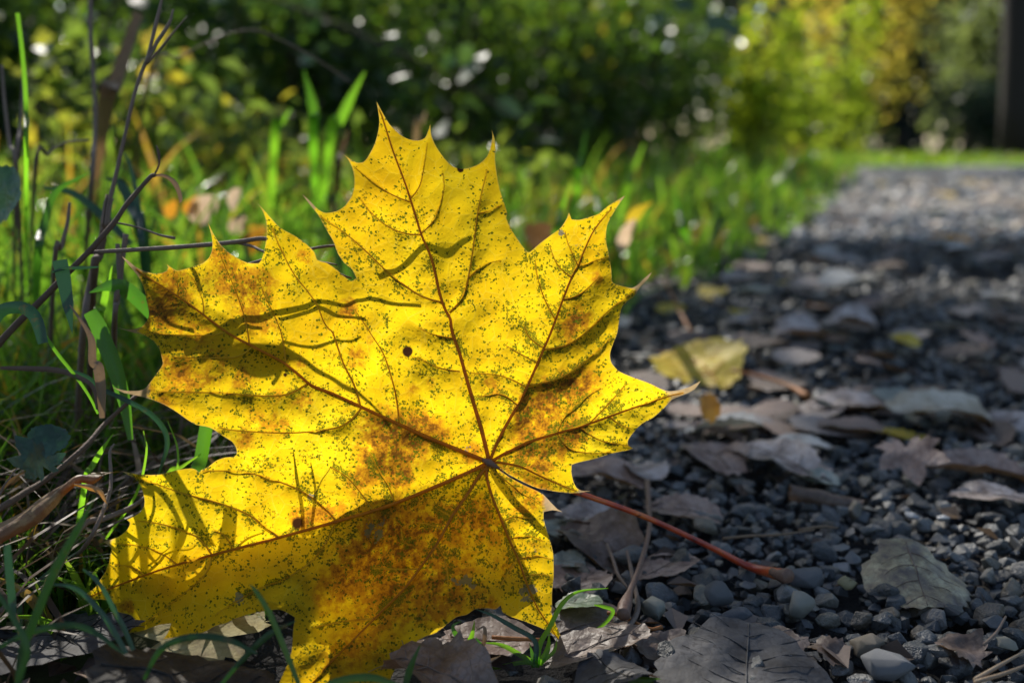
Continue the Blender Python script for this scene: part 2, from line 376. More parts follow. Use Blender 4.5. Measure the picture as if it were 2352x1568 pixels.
# ------------------------------------------------------------------ setting: ground, verge, path
EDGE_Y = np.array([-1, .12, .2, .3, .45, .7, .9, 1.02, 1.8, 5.6, 9.2]); EDGE_X = np.array([-.12, -.08, -.085, -.07, -.03, .035, .095, .19, .53, 1.90, 3.15])
def edge(y): return np.interp(y, EDGE_Y, EDGE_X)
def sheet(name, poly, z, m, step, amp, fr, kind='structure'):
    V, F = cdt(poly, step)
    Z = np.array([z + amp * noise.noise(Vector((x * fr, y * fr, 3.1))) for x, y in V])
    o = link(name, mesh_np(name, np.column_stack([V, Z]), F), m); return tag(o, kind=kind)
g = bpy.data.meshes.new('ground'); bm = bmesh.new()
bmesh.ops.create_grid(bm, x_segments=8, y_segments=8, size=150); bm.to_mesh(g); bm.free()
tag(link('ground', g, M_SOIL, None, (0, 100, -0.030)), kind='structure')
L = [(x, y) for x, y in zip(EDGE_X, EDGE_Y)] + [(4.2, 9.7), (5.6, 10.0), (9, 10.4)]
path_poly = L + [(9, 8.2), (6.4, 7.2), (4.9, 5), (2.7, -1)]
sheet('gravel_path', path_poly, -0.0100, M_BED, 0.12, 0.002, 9)
sheet('path_gap_shade', [(x - .01, y) for x, y in zip(EDGE_X, EDGE_Y) if .1 < y < 2] + [(1.6, 2.05), (1.6, .1)], -0.0065, M_GAP, 0.06, 0.001, 20)  # dark sheet under the near stones, painted as the shade between them
verge_poly = [(-3, -1)] + [(x + 0.004 * math.sin(y * 60), y) for x, y in zip(EDGE_X - 0.012, EDGE_Y)] + [(4.1, 9.9), (9, 10.6), (9, 15), (-6, 15)]
sheet('grass_verge', verge_poly, -0.001, M_SOIL, 0.14, 0.006, 6)

# ------------------------------------------------------------------ THE MAPLE LEAF
OUT = [(865,233),(877,256),(895,286),(917,308),(939,320),(961,323),(976,317),(983,302),(988,286),(991,312),(1002,337),(1020,363),(1038,381),(1057,388),(1078,386),(1100,377),(1119,359),(1128,333),(1131,312),(1129,298),
(1135,315),(1138,337),(1137,366),(1141,399),(1148,436),(1159,469),(1165,490),(1163,502),(1177,531),(1196,560),(1210,577),(1218,578),(1240,559),(1265,540),(1287,524),(1300,505),(1307,488),(1313,504),(1331,505),(1353,499),(1375,491),(1397,473),(1436,449),
(1419,473),(1404,498),(1395,517),(1392,538),(1393,560),(1399,586),(1404,619),(1406,645),(1412,652),(1434,658),(1452,661),(1466,653),(1480,639),(1498,624),(1487,642),(1469,660),(1459,678),(1441,692),(1430,703),(1425,718),(1421,746),
(1417,768),(1405,798),(1401,816),(1405,834),(1423,853),(1456,867),(1492,880),(1518,893),(1536,898),(1558,896),(1584,888),(1610,874),(1595,894),(1569,907),(1544,917),(1525,937),(1500,959),(1474,973),(1456,992),(1443,1010),(1443,1022),(1454,1029),
(1441,1034),(1404,1041),(1364,1054),(1331,1061),(1313,1067),(1313,1087),(1317,1105),(1324,1119),(1336,1126),(1357,1127),(1331,1131),(1309,1132),(1273,1128),(1236,1121),(1205,1108),(1170,1090),(1146,1074),(1136,1069),(1142,1075),(1168,1094),(1203,1113),(1232,1126),
(1249,1136),(1265,1153),(1280,1168),(1292,1175),(1269,1171),(1249,1175),(1249,1193),(1258,1223),(1265,1245),(1271,1274),(1272,1321),(1268,1360),(1268,1390),(1266,1405),(1272,1420),(1280,1440),(1288,1462),(1286,1476),
(1274,1458),(1242,1441),(1207,1427),(1172,1415),(1154,1405),(1150,1390),(1137,1399),(1119,1396),(1090,1399),(1072,1411),(1049,1416),(1025,1434),(1002,1452),(979,1460),(958,1472),(952,1487),(940,1501),(917,1519),(908,1534),(899,1554),(888,1582),
(868,1574),(835,1584),(800,1596),(740,1612),(690,1606),(636,1588),(641,1568),(650,1546),(662,1519),(670,1490),(673,1447),(677,1417),(655,1404),(639,1399),(609,1402),(576,1409),(543,1419),(520,1430),(494,1437),(477,1447),(458,1455),(431,1458),(405,1462),(375,1467),
(385,1453),(390,1440),(393,1431),(365,1434),(339,1444),(319,1450),(296,1453),(306,1437),(311,1424),(300,1412),(285,1408),(270,1404),(265,1388),(247,1378),(224,1376),(186,1377),(200,1361),(217,1350),(227,1335),(240,1315),(250,1292),(253,1276),(256,1260),(250,1252),(236,1243),(246,1241),
(259,1237),(275,1230),(290,1218),(297,1207),(298,1199),(291,1193),(308,1185),(321,1176),(330,1163),(332,1152),(330,1137),(325,1121),(319,1108),(308,1097),(294,1090),(278,1081),(297,1085),(319,1089),(343,1090),(369,1089),(391,1083),(417,1077),(439,1075),(450,1078),(457,1084),(464,1078),(479,1071),(497,1057),(517,1050),
(538,1048),(544,1039),(542,1028),(533,1014),(509,999),(487,984),(472,979),(450,975),(428,962),(406,946),(377,929),(348,917),(319,909),(285,902),(258,889),(290,897),(319,897),(335,890),(355,864),(371,842),(374,834),(372,823),(366,801),(352,783),(330,769),(304,763),(268,752),
(300,757),(326,750),(337,737),(342,725),(341,710),(336,688),(332,666),(325,648),(316,633),(303,617),(291,603),(280,589),(296,600),(312,613),(330,622),(352,628),(371,627),(382,622),(386,614),(383,607),(393,614),(406,621),(424,618),(448,611),(466,604),(479,593),(486,578),(488,560),(485,538),(478,512),
(491,538),(505,560),(524,579),(546,593),(568,603),(595,604),(604,586),(610,560),(613,531),(610,502),(601,480),(588,464),(608,484),(626,505),(645,524),(678,542),(703,560),(722,579),(729,597),(751,604),(773,619),(791,635),(806,645),(819,639),
(809,619),(791,604),(776,582),(765,553),(754,535),(742,513),(729,491),(710,468),(694,446),(711,461),(732,482),(749,489),(773,485),(791,474),(806,454),(813,432),(814,410),(809,385),(798,364),(784,351),(802,364),(820,374),(835,372),(846,359),(861,330),(869,300),(871,275),(868,253)]
def smooth_outline(O, sub=3):
    P = [Vector(p) for p in O]; n = len(P); corner = []
    for i in range(n):
        a = P[i] - P[i - 1]; b = P[(i + 1) % n] - P[i]; corner.append(a.angle(b) > 1.15)
    out = []
    for i in range(n):
        b, c = P[i], P[(i + 1) % n]
        a = b * 2 - c if corner[i] else P[i - 1]; d = c * 2 - b if corner[(i + 1) % n] else P[(i + 2) % n]
        for j in range(sub):
            t = j / sub
            q = 0.5 * ((2 * b) + (c - a) * t + (2 * a - 5 * b + 4 * c - d) * t * t + (3 * b - a - 3 * c + d) * t ** 3)
            q = b.lerp(c, t).lerp(q, 0.7)
            out.append((q.x, q.y))
    return out
BASE = (1124, 1062)
TH = np.array([0, 27, 46, 69, 90, 106, 117.4, 117.6, 135, 158.8, 170, 200, 221, 238, 251.5, 262, 280, 299, 318, 342.6, 360])
SL = np.array([.0, .05, -.02, .07, .02, -.02, -.06, .06, .07, -.02, -.12, -.26, -.19, -.07, .0, -.02, -.03, .07, -.05, .05, .0])
def leaf_depth(x, y):
    x = np.asarray(x, float); y = np.asarray(y, float)
    dx, dy = x - BASE[0], y - BASE[1]; th = np.degrees(np.arctan2(dx, -dy)) % 360; r = np.hypot(dx, dy)
    rl = r * K * FOCUS
    d = FOCUS + np.interp(th, TH, SL) * rl * np.clip(r / 120, 0.25, 1)
    d = d + np.array([0.0045 * noise.noise(Vector((a * .0042, b * .0042, 7))) for a, b in zip(x, y)]) * np.clip(r / 200, 0, 1)
    d += -0.010 * np.clip((420 - y) / 250, 0, 1) ** 2 + 0.008 * np.clip((1380 - x - 900) / 300, 0, 1) ** 2
    return d
VEINS = [ # thickness, points
(1.0,[(1124,1062),(1108,995),(1088,926),(1071,867),(1056,812),(1038,761),(1034,732),(1014,690),(991,593),(969,542),(945,465),(928,414),(903,348),(881,278),(870,250)]),
(.5,[(1014,694),(969,681),(925,652),(884,619),(831,568),(780,527),(732,494)]),(.35,[(969,540),(925,535),(884,516),(851,487),(826,454)]),(.35,[(941,464),(899,447),(862,421),(833,399),(811,381)]),
(.5,[(1033,718),(1060,685),(1075,641),(1086,575),(1097,491),(1108,436),(1119,392)]),(.3,[(969,535),(994,509),(1012,465),(1020,428),(1016,392)]),(.3,[(945,454),(965,425),(974,377),(981,330)]),
(.3,[(1056,853),(1009,845),(976,829),(950,820)]),(.3,[(1038,776),(994,768),(961,752)]),(.25,[(1075,641),(1108,610),(1150,598)]),(.25,[(1097,491),(1125,484),(1152,470)]),
(1.0,[(1124,1062),(1068,1039),(980,1003),(914,973),(829,934),(773,907),(714,884),(659,838),(586,798),(524,765),(461,718),(406,679),(345,641),(312,618)]),
(.45,[(917,972),(910,911),(895,853),(877,805),(844,754),(815,712)]),(.5,[(828,933),(813,882),(787,831),(765,765),(747,746),(722,689),(678,634),(641,564),(626,524)]),(.4,[(656,836),(652,794),(641,750),(612,685),(590,634)]),
(.4,[(573,790),(568,757),(560,722),(538,659),(513,604),(502,568)]),(.3,[(468,724),(466,692),(455,661),(439,635)]),(.3,[(408,680),(408,655),(395,624)]),
(.4,[(520,763),(483,770),(428,770),(333,766)]),(.4,[(579,796),(549,818),(494,822),(436,822),(399,820)]),(.5,[(707,881),(659,906),(593,909),(502,902),(363,900)]),(.5,[(831,936),(795,973),(740,988),(648,994),(538,988),(502,981)]),
(1.0,[(1124,1062),(1034,1103),(914,1153),(851,1175),(773,1197),(645,1233),(487,1274),(407,1296),(333,1320),(250,1352),(205,1370)]),
(.35,[(908,1155),(890,1113),(868,1076),(850,1043)]),(.4,[(857,1173),(828,1131),(795,1094),(758,1072)]),(.5,[(773,1197),(732,1153),(685,1124),(630,1102),(575,1087),(524,1081),(465,1082)]),
(.5,[(641,1235),(604,1204),(557,1175),(483,1149),(428,1135),(363,1113),(311,1094)]),(.45,[(487,1274),(458,1237),(414,1215),(363,1202),(315,1195)]),(.25,[(535,1263),(520,1233),(491,1215)]),(.35,[(407,1296),(363,1266),(315,1253),(271,1248)]),(.3,[(330,1321),(308,1303),(264,1295)]),
(.3,[(773,1200),(725,1279),(655,1328),(603,1348),(543,1381),(494,1411)]),(.3,[(487,1276),(474,1315),(428,1358),(378,1397),(342,1425)]),
(.9,[(1122,1066),(1097,1098),(1070,1140),(1038,1186),(1002,1252),(965,1303),(930,1350),(860,1420),(800,1480),(740,1540),(700,1590)]),
(.3,[(1038,1186),(1005,1168)]),(.3,[(1023,1219),(987,1204),(958,1199)]),(.35,[(995,1262),(958,1255),(928,1244),(921,1211)]),(.35,[(963,1305),(932,1307),(859,1305)]),(.35,[(1005,1256),(1019,1282),(1028,1314),(1029,1372)]),(.3,[(860,1420),(800,1425),(720,1440)]),
(.8,[(1122,1066),(1117,1087),(1126,1127),(1144,1175),(1166,1230),(1192,1288),(1207,1331),(1230,1387),(1254,1425),(1283,1469)]),
(.3,[(1154,1198),(1183,1186),(1221,1189)]),(.3,[(1169,1238),(1213,1230),(1248,1243)]),(.3,[(1188,1284),(1227,1276),(1266,1284)]),(.25,[(1205,1325),(1236,1318),(1262,1322)]),(.25,[(1188,1284),(1168,1310),(1150,1345)]),
(.8,[(1124,1062),(1148,1003),(1192,926),(1217,875),(1249,801),(1269,754),(1294,685),(1316,630),(1331,601),(1357,542),(1379,509),(1404,480)]),
(.35,[(1276,735),(1250,685),(1234,634),(1229,593)]),(.35,[(1294,688),(1335,674),(1379,634)]),(.3,[(1324,610),(1353,604),(1397,590)]),(.3,[(1314,638),(1280,608),(1262,564)]),(.25,[(1326,608),(1305,560),(1298,531)]),
(.45,[(1249,803),(1298,794),(1345,765),(1400,712),(1459,667)]),(.4,[(1212,886),(1280,871),(1335,838),(1404,776)]),(.3,[(1249,800),(1217,776),(1203,746)]),(.3,[(1235,834),(1188,809),(1163,794)]),(.35,[(1210,890),(1155,864),(1078,856)]),(.3,[(1190,930),(1150,905),(1098,912)]),
(.8,[(1124,1062),(1199,1021),(1280,995),(1353,973),(1445,940),(1532,911),(1570,902)]),(.35,[(1280,996),(1305,1028),(1353,1041),(1404,1038)]),(.35,[(1331,980),(1375,1010),(1445,1024)]),(.25,[(1400,957),(1425,975),(1450,985)]),(.3,[(1353,973),(1400,925),(1440,880)]),(.25,[(1280,995),(1310,940),(1380,890)]),
(.6,[(1126,1060),(1188,1069),(1243,1094),(1294,1116),(1324,1128)]),(.4,[(1122,1070),(1163,1105),(1199,1131),(1243,1160)])]
BROWN = [(400,660,40,.9),(365,725,36,1.0),(520,640,42,.8),(590,660,36,1.0),(570,720,32,.6),(610,745,26,.6),(450,760,36,.6),(400,840,36,.8),(560,870,26,.8),(590,960,26,.5),(640,980,26,.7),(700,920,26,.6),(690,830,13,.7),(820,820,22,.8),(800,710,20,1.1),(850,780,13,.6),
(880,990,48,1.0),(940,1010,44,1.1),(860,1060,36,.9),(900,1060,36,.7),(922,1100,18,1.5),(820,1110,24,.9),(690,1190,18,2.2),(740,1180,22,1.1),(780,1170,18,.6),(970,970,20,.8),(1000,985,22,.8),(1020,1000,14,.6),(950,895,14,.6),(990,880,11,.8),(1130,890,22,.8),
(1250,930,50,1.1),(1215,970,36,1.0),(1290,890,26,.8),(1340,880,34,1.0),(1330,730,24,.9),(1310,760,32,.7),(1370,640,16,.7),(1330,990,26,.9),(1300,1010,26,.9),(1250,1060,34,.8),(1210,1040,34,.8),(1160,1080,20,.7),
(880,1210,52,1.2),(960,1200,55,1.2),(850,1260,55,.95),(940,1300,62,1.1),(1050,1200,52,1.05),(1040,1330,62,1.1),(1100,1180,36,.85),(880,1370,55,1.0),(800,1310,46,.7),(760,1370,46,.55),(1000,1400,52,.85),(1200,1180,22,.8),(1220,1260,26,.7),(1160,1300,26,.9),(1140,1230,26,.85),
(860,1470,56,.7),(780,1500,46,.55),(380,920,20,.7),(700,590,14,1.0),(430,880,26,.7),(480,870,24,.5),(1085,1040,20,1.2),(290,1395,16,1.1),(1200,1120,26,.7),(1240,1140,22,1.0),(1120,1390,26,.9),(505,580,20,.8),(330,890,20,.9),(500,820,26,.5),(640,900,22,.5),(560,1010,24,.7)]
BROWN = [(x, y, r, v * (.60 if y > 1180 and x > 800 else 1.0)) for x, y, r, v in BROWN]
DRY = [(285,593,26,1),(310,612,20,.9),(262,890,24,1),(300,899,22,1),(330,897,14,.7),(270,755,22,1),(300,760,16,.8),(1600,880,26,1.2),(1570,898,18,1),(1545,903,14,.6),(1495,627,22,1.2),(1468,656,14,.8),(1285,1170,20,1.3),(1265,1155,16,1),(1350,1128,14,1.2),(1432,453,9,.8),(694,448,14,1),(715,468,10,.7),(588,466,8,.8),(240,1243,12,1.2),(280,1083,9,.9),(784,352,7,.8)]
GREY = [(865,1215,30,1),(1075,1340,22,1),(1215,1360,26,1),(1030,1330,16,.8),(550,1375,16,1),(1290,535,8,1.2),(1330,558,10,1.2),(715,1140,10,.8),(1075,1030,9,1.2),(1225,1262,12,.7)]
BURN = [(936,807,10,1.4),(690,1192,15,.42),(922,1100,8,.4),(320,922,7,.9),(1057,389,7,1.2),(655,860,6,.8),(1077,1028,8,.6),(1375,585,8,.5),(680,1205,12,.7)]
def blobs(L, x, y):
    f = np.zeros(len(x))
    for bx, by, r, s in L: f += s * np.exp(-((x - bx) ** 2 + (y - by) ** 2) / (r * r * 1.3))
    return f
O2 = smooth_outline(OUT); V2, F2 = cdt(O2, 5.6)
lx, ly = V2[:, 0], V2[:, 1]
D = leaf_depth(lx, ly)
vd = np.full(len(lx), 1e9)
vpoly = []
for th, L in VEINS:
    C = [tuple(v)[:2] for v in crom([Vector((*p, 0)) for p in L], 5)]; vpoly.append(C)
    vd = np.minimum(vd, seg_dist(lx, ly, np.array(C)) / (0.55 + 0.45 * th))
ed = seg_dist(lx, ly, np.array(O2 + O2[:1]))
D = D - 0.0008 * (1 - np.exp(-vd / 22)) + np.array([0.0011 * noise.noise(Vector((a * .017, b * .017, 1))) for a, b in zip(lx, ly)])
Vw = np.array(CAM)[None] + ((lx - 1176) * K * D)[:, None] * np.array(RIGHT) - ((ly - 784) * K * D)[:, None] * np.array(UPV) + D[:, None] * np.array(FWD)
fleck = 0.160 + 0.0 * lx
fleck *= np.clip((ly - 260) / 330, 0.25, 1.0)
fleck *= np.where((lx > 980) & (ly < 560), 0.45, 1.0)
fleck *= 1 - 0.55 * np.exp(-(((lx - 330) / 170) ** 2 + ((ly - 1330) / 110) ** 2))
fleck *= 1 + 1.4 * np.exp(-(((lx - 1010) / 200) ** 2 + ((ly - 1230) / 170) ** 2)) + 0.7 * np.exp(-(((lx - 1270) / 190) ** 2 + ((ly - 850) / 200) ** 2))
fleck *= 1 - 0.5 * np.exp(-(((lx - 620) / 160) ** 2 + ((ly - 760) / 90) ** 2))
leaf = empty('maple_leaf', pt(1124, 1062, FOCUS), 'large yellow maple leaf standing upright, backlit, with green flecks and brown blotches', 'leaf')
lo = np.array(leaf.location)
dry_rimlit = blobs(DRY, lx, ly) + 0.45 * np.exp(-ed / 2.5)  # second term paints the pale backlit rim along the outline
lam = link('blade', mesh_np('maple_blade', Vw - lo, F2, dict(brown=blobs(BROWN, lx, ly), fleck=fleck, dry=dry_rimlit, veind=vd / 45.0, grey=blobs(GREY, lx, ly), burn=blobs(BURN, lx, ly))), M_MAPLE, leaf)
def on_leaf(x, y, lift=0.0):
    return pt(x, y, float(leaf_depth([x], [y])[0]) - lift)
for (th, L), C in zip(VEINS, vpoly):
    P = [on_leaf(x, y, 0.0001 + 0.0002 * th) for x, y in C[::3] + ([C[-1]] if (len(C) - 1) % 3 else [])]
    r0 = 0.00008 + 0.00052 * th ** 1.3
    V, F = tube_geo(P, [r0, r0 * .75, r0 * .5, max(r0 * .22, .00007)], 6, 3, 0.1)
    link('vein', mesh_py('vein', [v - leaf.location for v in V], F), M_VEIN if th > .55 else M_VEIN2, lam)
# petiole: from the base, behind the right lobes, down to the gravel
bp = on_leaf(1124, 1062, -0.0006); tip = gd(1806, 1322, 0.010)
pp = [bp, on_leaf(1140, 1070, -0.004), pt(1230, 1098, .290), pt(1335, 1134, .296), pt(1480, 1186, .303), pt(1620, 1250, .309), pt(1720, 1300, .313), tip]
pet = tube('petiole', pp, [.0010, .0009, .00086, .00084, .00084, .0009, .0012, .0021], M_PET, leaf, 9, 6, 0.06)
tube('petiole_scar', [pp[-2].lerp(tip, .62), tip, tip + (tip - pp[-2]).normalized() * .0012], [.0013, .0024, .0021], M_STICK, leaf, 10, 4, .25)
# small knob where the veins meet
kb = tube('petiole_base', [on_leaf(1108, 1054, .0004), on_leaf(1124, 1062, .0012), on_leaf(1146, 1075, .0003)], [.0004, .0011, .0004], M_STICK, leaf, 8, 5, 0.3)

# ------------------------------------------------------------------ where the sun gets through (used when the overhanging bough is grown)
Sg = np.array(SUN)
up_part = (ly < 1062 + np.where(lx < 1124, (1124 - lx) * .335, 60) + 25) & ~((lx < 320) & (ly > 1150))
samp = Vw[up_part][::45]; gsamp = (samp - Sg[None] * (samp[:, 2] / Sg[2])[:, None])[:, :2]
def sunlit(gx, gy):
    lit = np.zeros(len(gx), bool)
    nz = np.array([noise.noise(Vector((a * 1.7, b * 1.2, .5))) + .6 * noise.noise(Vector((a * 4.5, b * 3.5, 2.))) for a, b in zip(gx, gy)])
    e = edge(gy)
    lit |= (gx < e + 0.02) & (gy > 0.43) & (nz > np.where(gy < .62, .02, np.where(gy < 1.1, -.5, -.35)))
    lit |= (gx > e) & (gy > 1.55) & (gy < 3.9) & (nz > -.34 + .5 * np.clip(2.0 - gy, 0, 1))
    lit |= (gx > e) & (gy > .74) & (gy < 1.6) & (nz > .30)
    yl = gd(1606, 825, .02); yl = yl - SUN * (yl.z / SUN.z); lit |= np.hypot(gx - yl.x, gy - yl.y) < .075
    lit |= np.hypot(gx - 1.45, gy - 4.2) < .95
    lit |= (gy > 5.4) & (gx < e + .1)
    lit |= (gy > 5.4) & (nz > .12)
    for i in range(0, len(gx), 2000):
        d = np.hypot(gx[i:i + 2000, None] - gsamp[None, :, 0], gy[i:i + 2000, None] - gsamp[None, :, 1]).min(1)
        lit[i:i + 2000] |= d < 0.048
    return lit
def cards(C, size, tilt=1.0, tone=None, asp=0.6, up=None, r=rng):
    """many small folded leaf shapes at points C"""
    n = len(C); nrm = r.normal(size=(n, 3)); nrm[:, 2] = np.abs(nrm[:, 2]) + (0.3 if up is None else up)
    nrm /= np.linalg.norm(nrm, axis=1)[:, None]
    a = r.normal(size=(n, 3)); a -= nrm * (a * nrm).sum(1)[:, None]; a /= np.linalg.norm(a, axis=1)[:, None]
    b = np.cross(nrm, a); s = np.asarray(size).reshape(-1, 1) * np.ones((n, 1))
    base = C - a * s * .5; tipv = C + a * s * .5 - nrm * s * .12
    lft = C - b * s * asp * .5 + nrm * s * .1 - a * s * .05; rgt = C + b * s * asp * .5 + nrm * s * .1 - a * s * .05
    V = np.stack([base, rgt, tipv, lft], 1).reshape(-1, 3)
    i = np.arange(n)[:, None] * 4; F = np.concatenate([i + np.array([[0, 1, 2]]), i + np.array([[0, 2, 3]])], 0)
    t = r.uniform(0, 1, n) if tone is None else tone
    return V, F, np.repeat(t, 4)
def foliage(name, C, size, m, parent=None, tone=None, asp=0.6, up=None):
    V, F, t = cards(np.asarray(C), size, tone=tone, asp=asp, up=up)
    if parent is not None: V = V - np.array(parent.location)
    return tag(link(name, mesh_np(name, V, F, dict(tone=t), False), m, parent), kind='stuff')

# overhanging tree outside the picture, left of the path: its bough shades the near gravel
ot = empty('overhanging_tree', (-3.6, 5.2, 0), 'tall tree beside the path whose bough shades the gravel', 'tree')
tube('trunk', [Vector((-3.6, 5.2, -.1)), Vector((-3.55, 5.15, 2)), Vector((-3.4, 5.0, 4)), Vector((-3.3, 4.9, 6))], [.2, .16, .13, .08], M_TRUNK, ot, 10)
for q in ([(-3.5, 5.1, 2.4), (-2.2, 4.6, 2.9), (-.6, 4.1, 3.2), (.9, 4.0, 3.1)], [(-3.45, 5.05, 3), (-2.0, 6.0, 3.6), (.2, 6.6, 3.8), (1.6, 6.6, 3.7), (2.4, 9.5, 3.6), (2.6, 12, 3.5)], [(-3.5, 5.1, 2.8), (-1.8, 5.2, 3.4), (.8, 5.4, 3.6), (2.0, 5.3, 3.4)]):
    tube('branch', [Vector(p) for p in q], [.07, .05, .035, .01], M_TRUNK, ot, 7)
n = 30000; gx = rng.uniform(-.7, 4.4, n); gy = rng.uniform(-1.0, 8.6, n); gx += np.clip(gy - 5, 0, 4) * .35; H = rng.uniform(2.4, 4.0, n)
ok = ~sunlit(gx, gy); gx, gy, H = gx[ok], gy[ok], H[ok]
foliage('crown', np.column_stack([gx + Sg[0] / Sg[2] * H, gy + Sg[1] / Sg[2] * H, H]), rng.uniform(.09, .14, len(gx)), M_WOOD, ot, asp=.75)

# ------------------------------------------------------------------ background wood
AN = [(-900, 'beyond the left edge'), (0, 'at the far left'), (150, 'left of the forked dry stem'), (300, 'behind the forked dry stem'), (480, 'right of the forked dry stem'), (640, 'above the left lobe tip'), (760, 'around the bright blade pair'), (860, 'left of the tallest lobe tip'), (960, 'just right of the tallest lobe tip'), (1080, 'over the second tip of the tallest lobe'), (1200, 'over the notch of the leaf'), (1320, 'over the right lobe'), (1420, 'over the right lobe tip'), (1540, 'left of the path corner'), (1680, 'before the lit bush'), (1800, 'beside the far path corner'), (2000, 'in the dark gap'), (2120, 'just right of the dark gap'), (2230, 'left of the leaning trunk'), (2330, 'at the leaning trunk'), (2500, 'beyond the right edge')]
USED = set()
def where(x, y, label):
    q = min(AN, key=lambda a: abs(a[0] - float(proj(np.array([[x, y, .2]]))[0][0])))[1]; r = label + ' ' + q
    for extra in (', farther one', ', third one back'):
        if r not in USED: break
        r = label + ' ' + q + extra
    USED.add(r); return r
def shrub(x, y, rad, h, m, label, n, size, tones=(0, 1), group='shrubs along the verge', name='shrub', cat='shrub', asp=.6):
    t = empty(name, (x, y, 0), where(x, y, label) if group else label, cat, group)
    for k in range(5):
        a = rng.uniform(0, 6.28); q = Vector((x + math.cos(a) * rad * .7, y + math.sin(a) * rad * .7, h * rng.uniform(.6, 1)))
        tube('stem', [Vector((x + math.cos(a) * .03, y + math.sin(a) * .03, -.01)), Vector((x, y, 0)).lerp(q, .5) + Vector((0, 0, h * .12)), q], [.008 * h + .002, .005 * h + .001, .001], M_TWIG, t, 5, 4)
    cl = rng.normal(size=(int(12 + n / 90), 3)); cl /= np.linalg.norm(cl, axis=1)[:, None]; cl *= rng.uniform(.45, 1, (len(cl), 1))
    cl = cl * np.array([rad, rad, h * .5]) * .85 + np.array([x, y, h * .52])
    pick = rng.integers(0, len(cl), n); C = cl[pick] + rng.normal(size=(n, 3)) * np.array([rad, rad, h * .5]) * .2
    C[:, 2] = np.abs(C[:, 2]); tn = np.clip(rng.uniform(*tones, len(cl))[pick] * .7 + rng.uniform(*tones, n) * .3, 0, 1)
    foliage('foliage', C, rng.uniform(.6, 1.25, n) * size, m, t, tn, asp); return t
def tree(x, y, trunk_h, tr, rad, ch, cz, m, label, n, size, tones=(0, 1), name='tree', lean=(0, 0), group='trees beyond the bend'):
    t = empty(name, (x, y, 0), where(x, y, label) if group else label, 'tree', group)
    tube('trunk', [Vector((x, y, -.1)), Vector((x + lean[0] * .5, y + lean[1] * .5, trunk_h * .5)), Vector((x + lean[0], y + lean[1], trunk_h))], [tr, tr * .8, tr * .45], M_TRUNK, t, 10)
    cl = rng.normal(size=(int(14 + n / 60), 3)); cl /= np.linalg.norm(cl, axis=1)[:, None]; cl *= rng.uniform(.35, 1, (len(cl), 1)) ** .6
    cl = cl * np.array([rad, rad, ch * .5]) + np.array([x + lean[0] * .6, y + lean[1] * .6, cz])
    pick = rng.integers(0, len(cl), n); C = cl[pick] + rng.normal(size=(n, 3)) * np.array([rad, rad, ch * .5]) * .17
    C = C[C[:, 2] > .05]; pick = rng.integers(0, len(cl), len(C))
    tn = np.clip(rng.uniform(*tones, len(C)) * .5 + .5 * np.array([.5 + .5 * noise.noise(Vector(p) * (1.6 / max(rad, .5))) for p in C]) * (tones[1] - tones[0]) + tones[0] * .5, 0, 1)
    foliage('crown', C, rng.uniform(.6, 1.3, len(C)) * size, m, t, tn, .7); return t
# undergrowth on the left bank, front row to back row
rows = []
for i in range(15):
    f = i / 14; x = -1.15 + f * 1.75; y = 1.25 + f * 3.3
    rows.append((x + rng.uniform(-.08, .08), y + rng.uniform(-.12, .12), rng.uniform(.24, .34) + f * .16, rng.uniform(.30, .52) + f * .5))
fr_l = ['low dark glossy shrub', 'loose green shrub']
for i, (x, y, rad, h) in enumerate(rows):
    shrub(x, y, rad, h, M_SHRUB, fr_l[i % 2] , 1500, .032 + .004 * i / 3, (0.0, .8 if i % 3 else 1.0))
for i in range(13):
    f = i / 12
    shrub(-2.2 + f * 2.6 + rng.uniform(-.15, .15), 2.3 + f * 4.4, .62, 1.15 + f * .7, M_SHRUB, 'tall dark back-row shrub', 1700, .065, (0, .62), 'shrubs at the back of the bank')
for i in range(9):
    f = i / 8
    shrub(-5 + f * 5.5, 5.5 + f * 6, 1.1, 2.6 + f, M_CONIFER, 'big dark bush behind the bank', 1200, .16, (0, 1), 'dark bushes behind the bank')
# sunlit herbs at the back of the grass
M_HERB = plant_mat('herb_foliage', [(0, (.03, .06, .015)), (.6, (.07, .11, .02)), (.9, (.16, .15, .03)), (1, (.3, .2, .05))], [(0, (.10, .20, .03)), (.6, (.34, .46, .05)), (.9, (.7, .6, .04)), (1, (.8, .5, .08))], .5, .3, .6, 'tone', 40)
for i in range(12):
    f = i / 11; x = -.66 + f * .72; y = .95 + f * .75 + rng.uniform(-.12, .12)
    shrub(x, y, rng.uniform(.10, .17), rng.uniform(.12, .30) * (1 - .4 * f), M_HERB, 'loose sunlit yellow-green herb', 300, .03, (0, 1), 'herbs behind the grass', 'herb', 'herb')
# lit bush at the end of the bank, yellow tree, dark gap, right-hand wood, leaning trunk
shrub(1.16, 4.75, .26, 1.0, M_LIME, 'bright sunlit yellow-green bush at the end of the bank', 1300, .055, (0, 1), None, 'sunlit_bush', 'bush')
shrub(2.35, 8.6, .42, .8, M_LIME, 'pale yellow-green bush beside the far verge', 900, .08, (0, .8), None, 'sunlit_bush', 'bush')
tree(5.6, 17.5, 4.5, .12, 1.45, 3.8, 2.5, M_YELLOW, 'yellow autumn tree left of the dark gap', 1900, .16, (.15, 1), 'yellow_tree', group=None)
tree(4.7, 14.5, 3, .08, .6, 2.4, 1.2, M_LIME, 'pale green young tree in front of the yellow one', 1000, .12, (0, .75), 'young_tree', group=None)
tree(6.45, 20, 3, .1, .7, 1.9, 1.0, M_WOOD, 'small grey-green tree under the yellow crown', 800, .14, (.2, .9), 'small_tree', group=None)
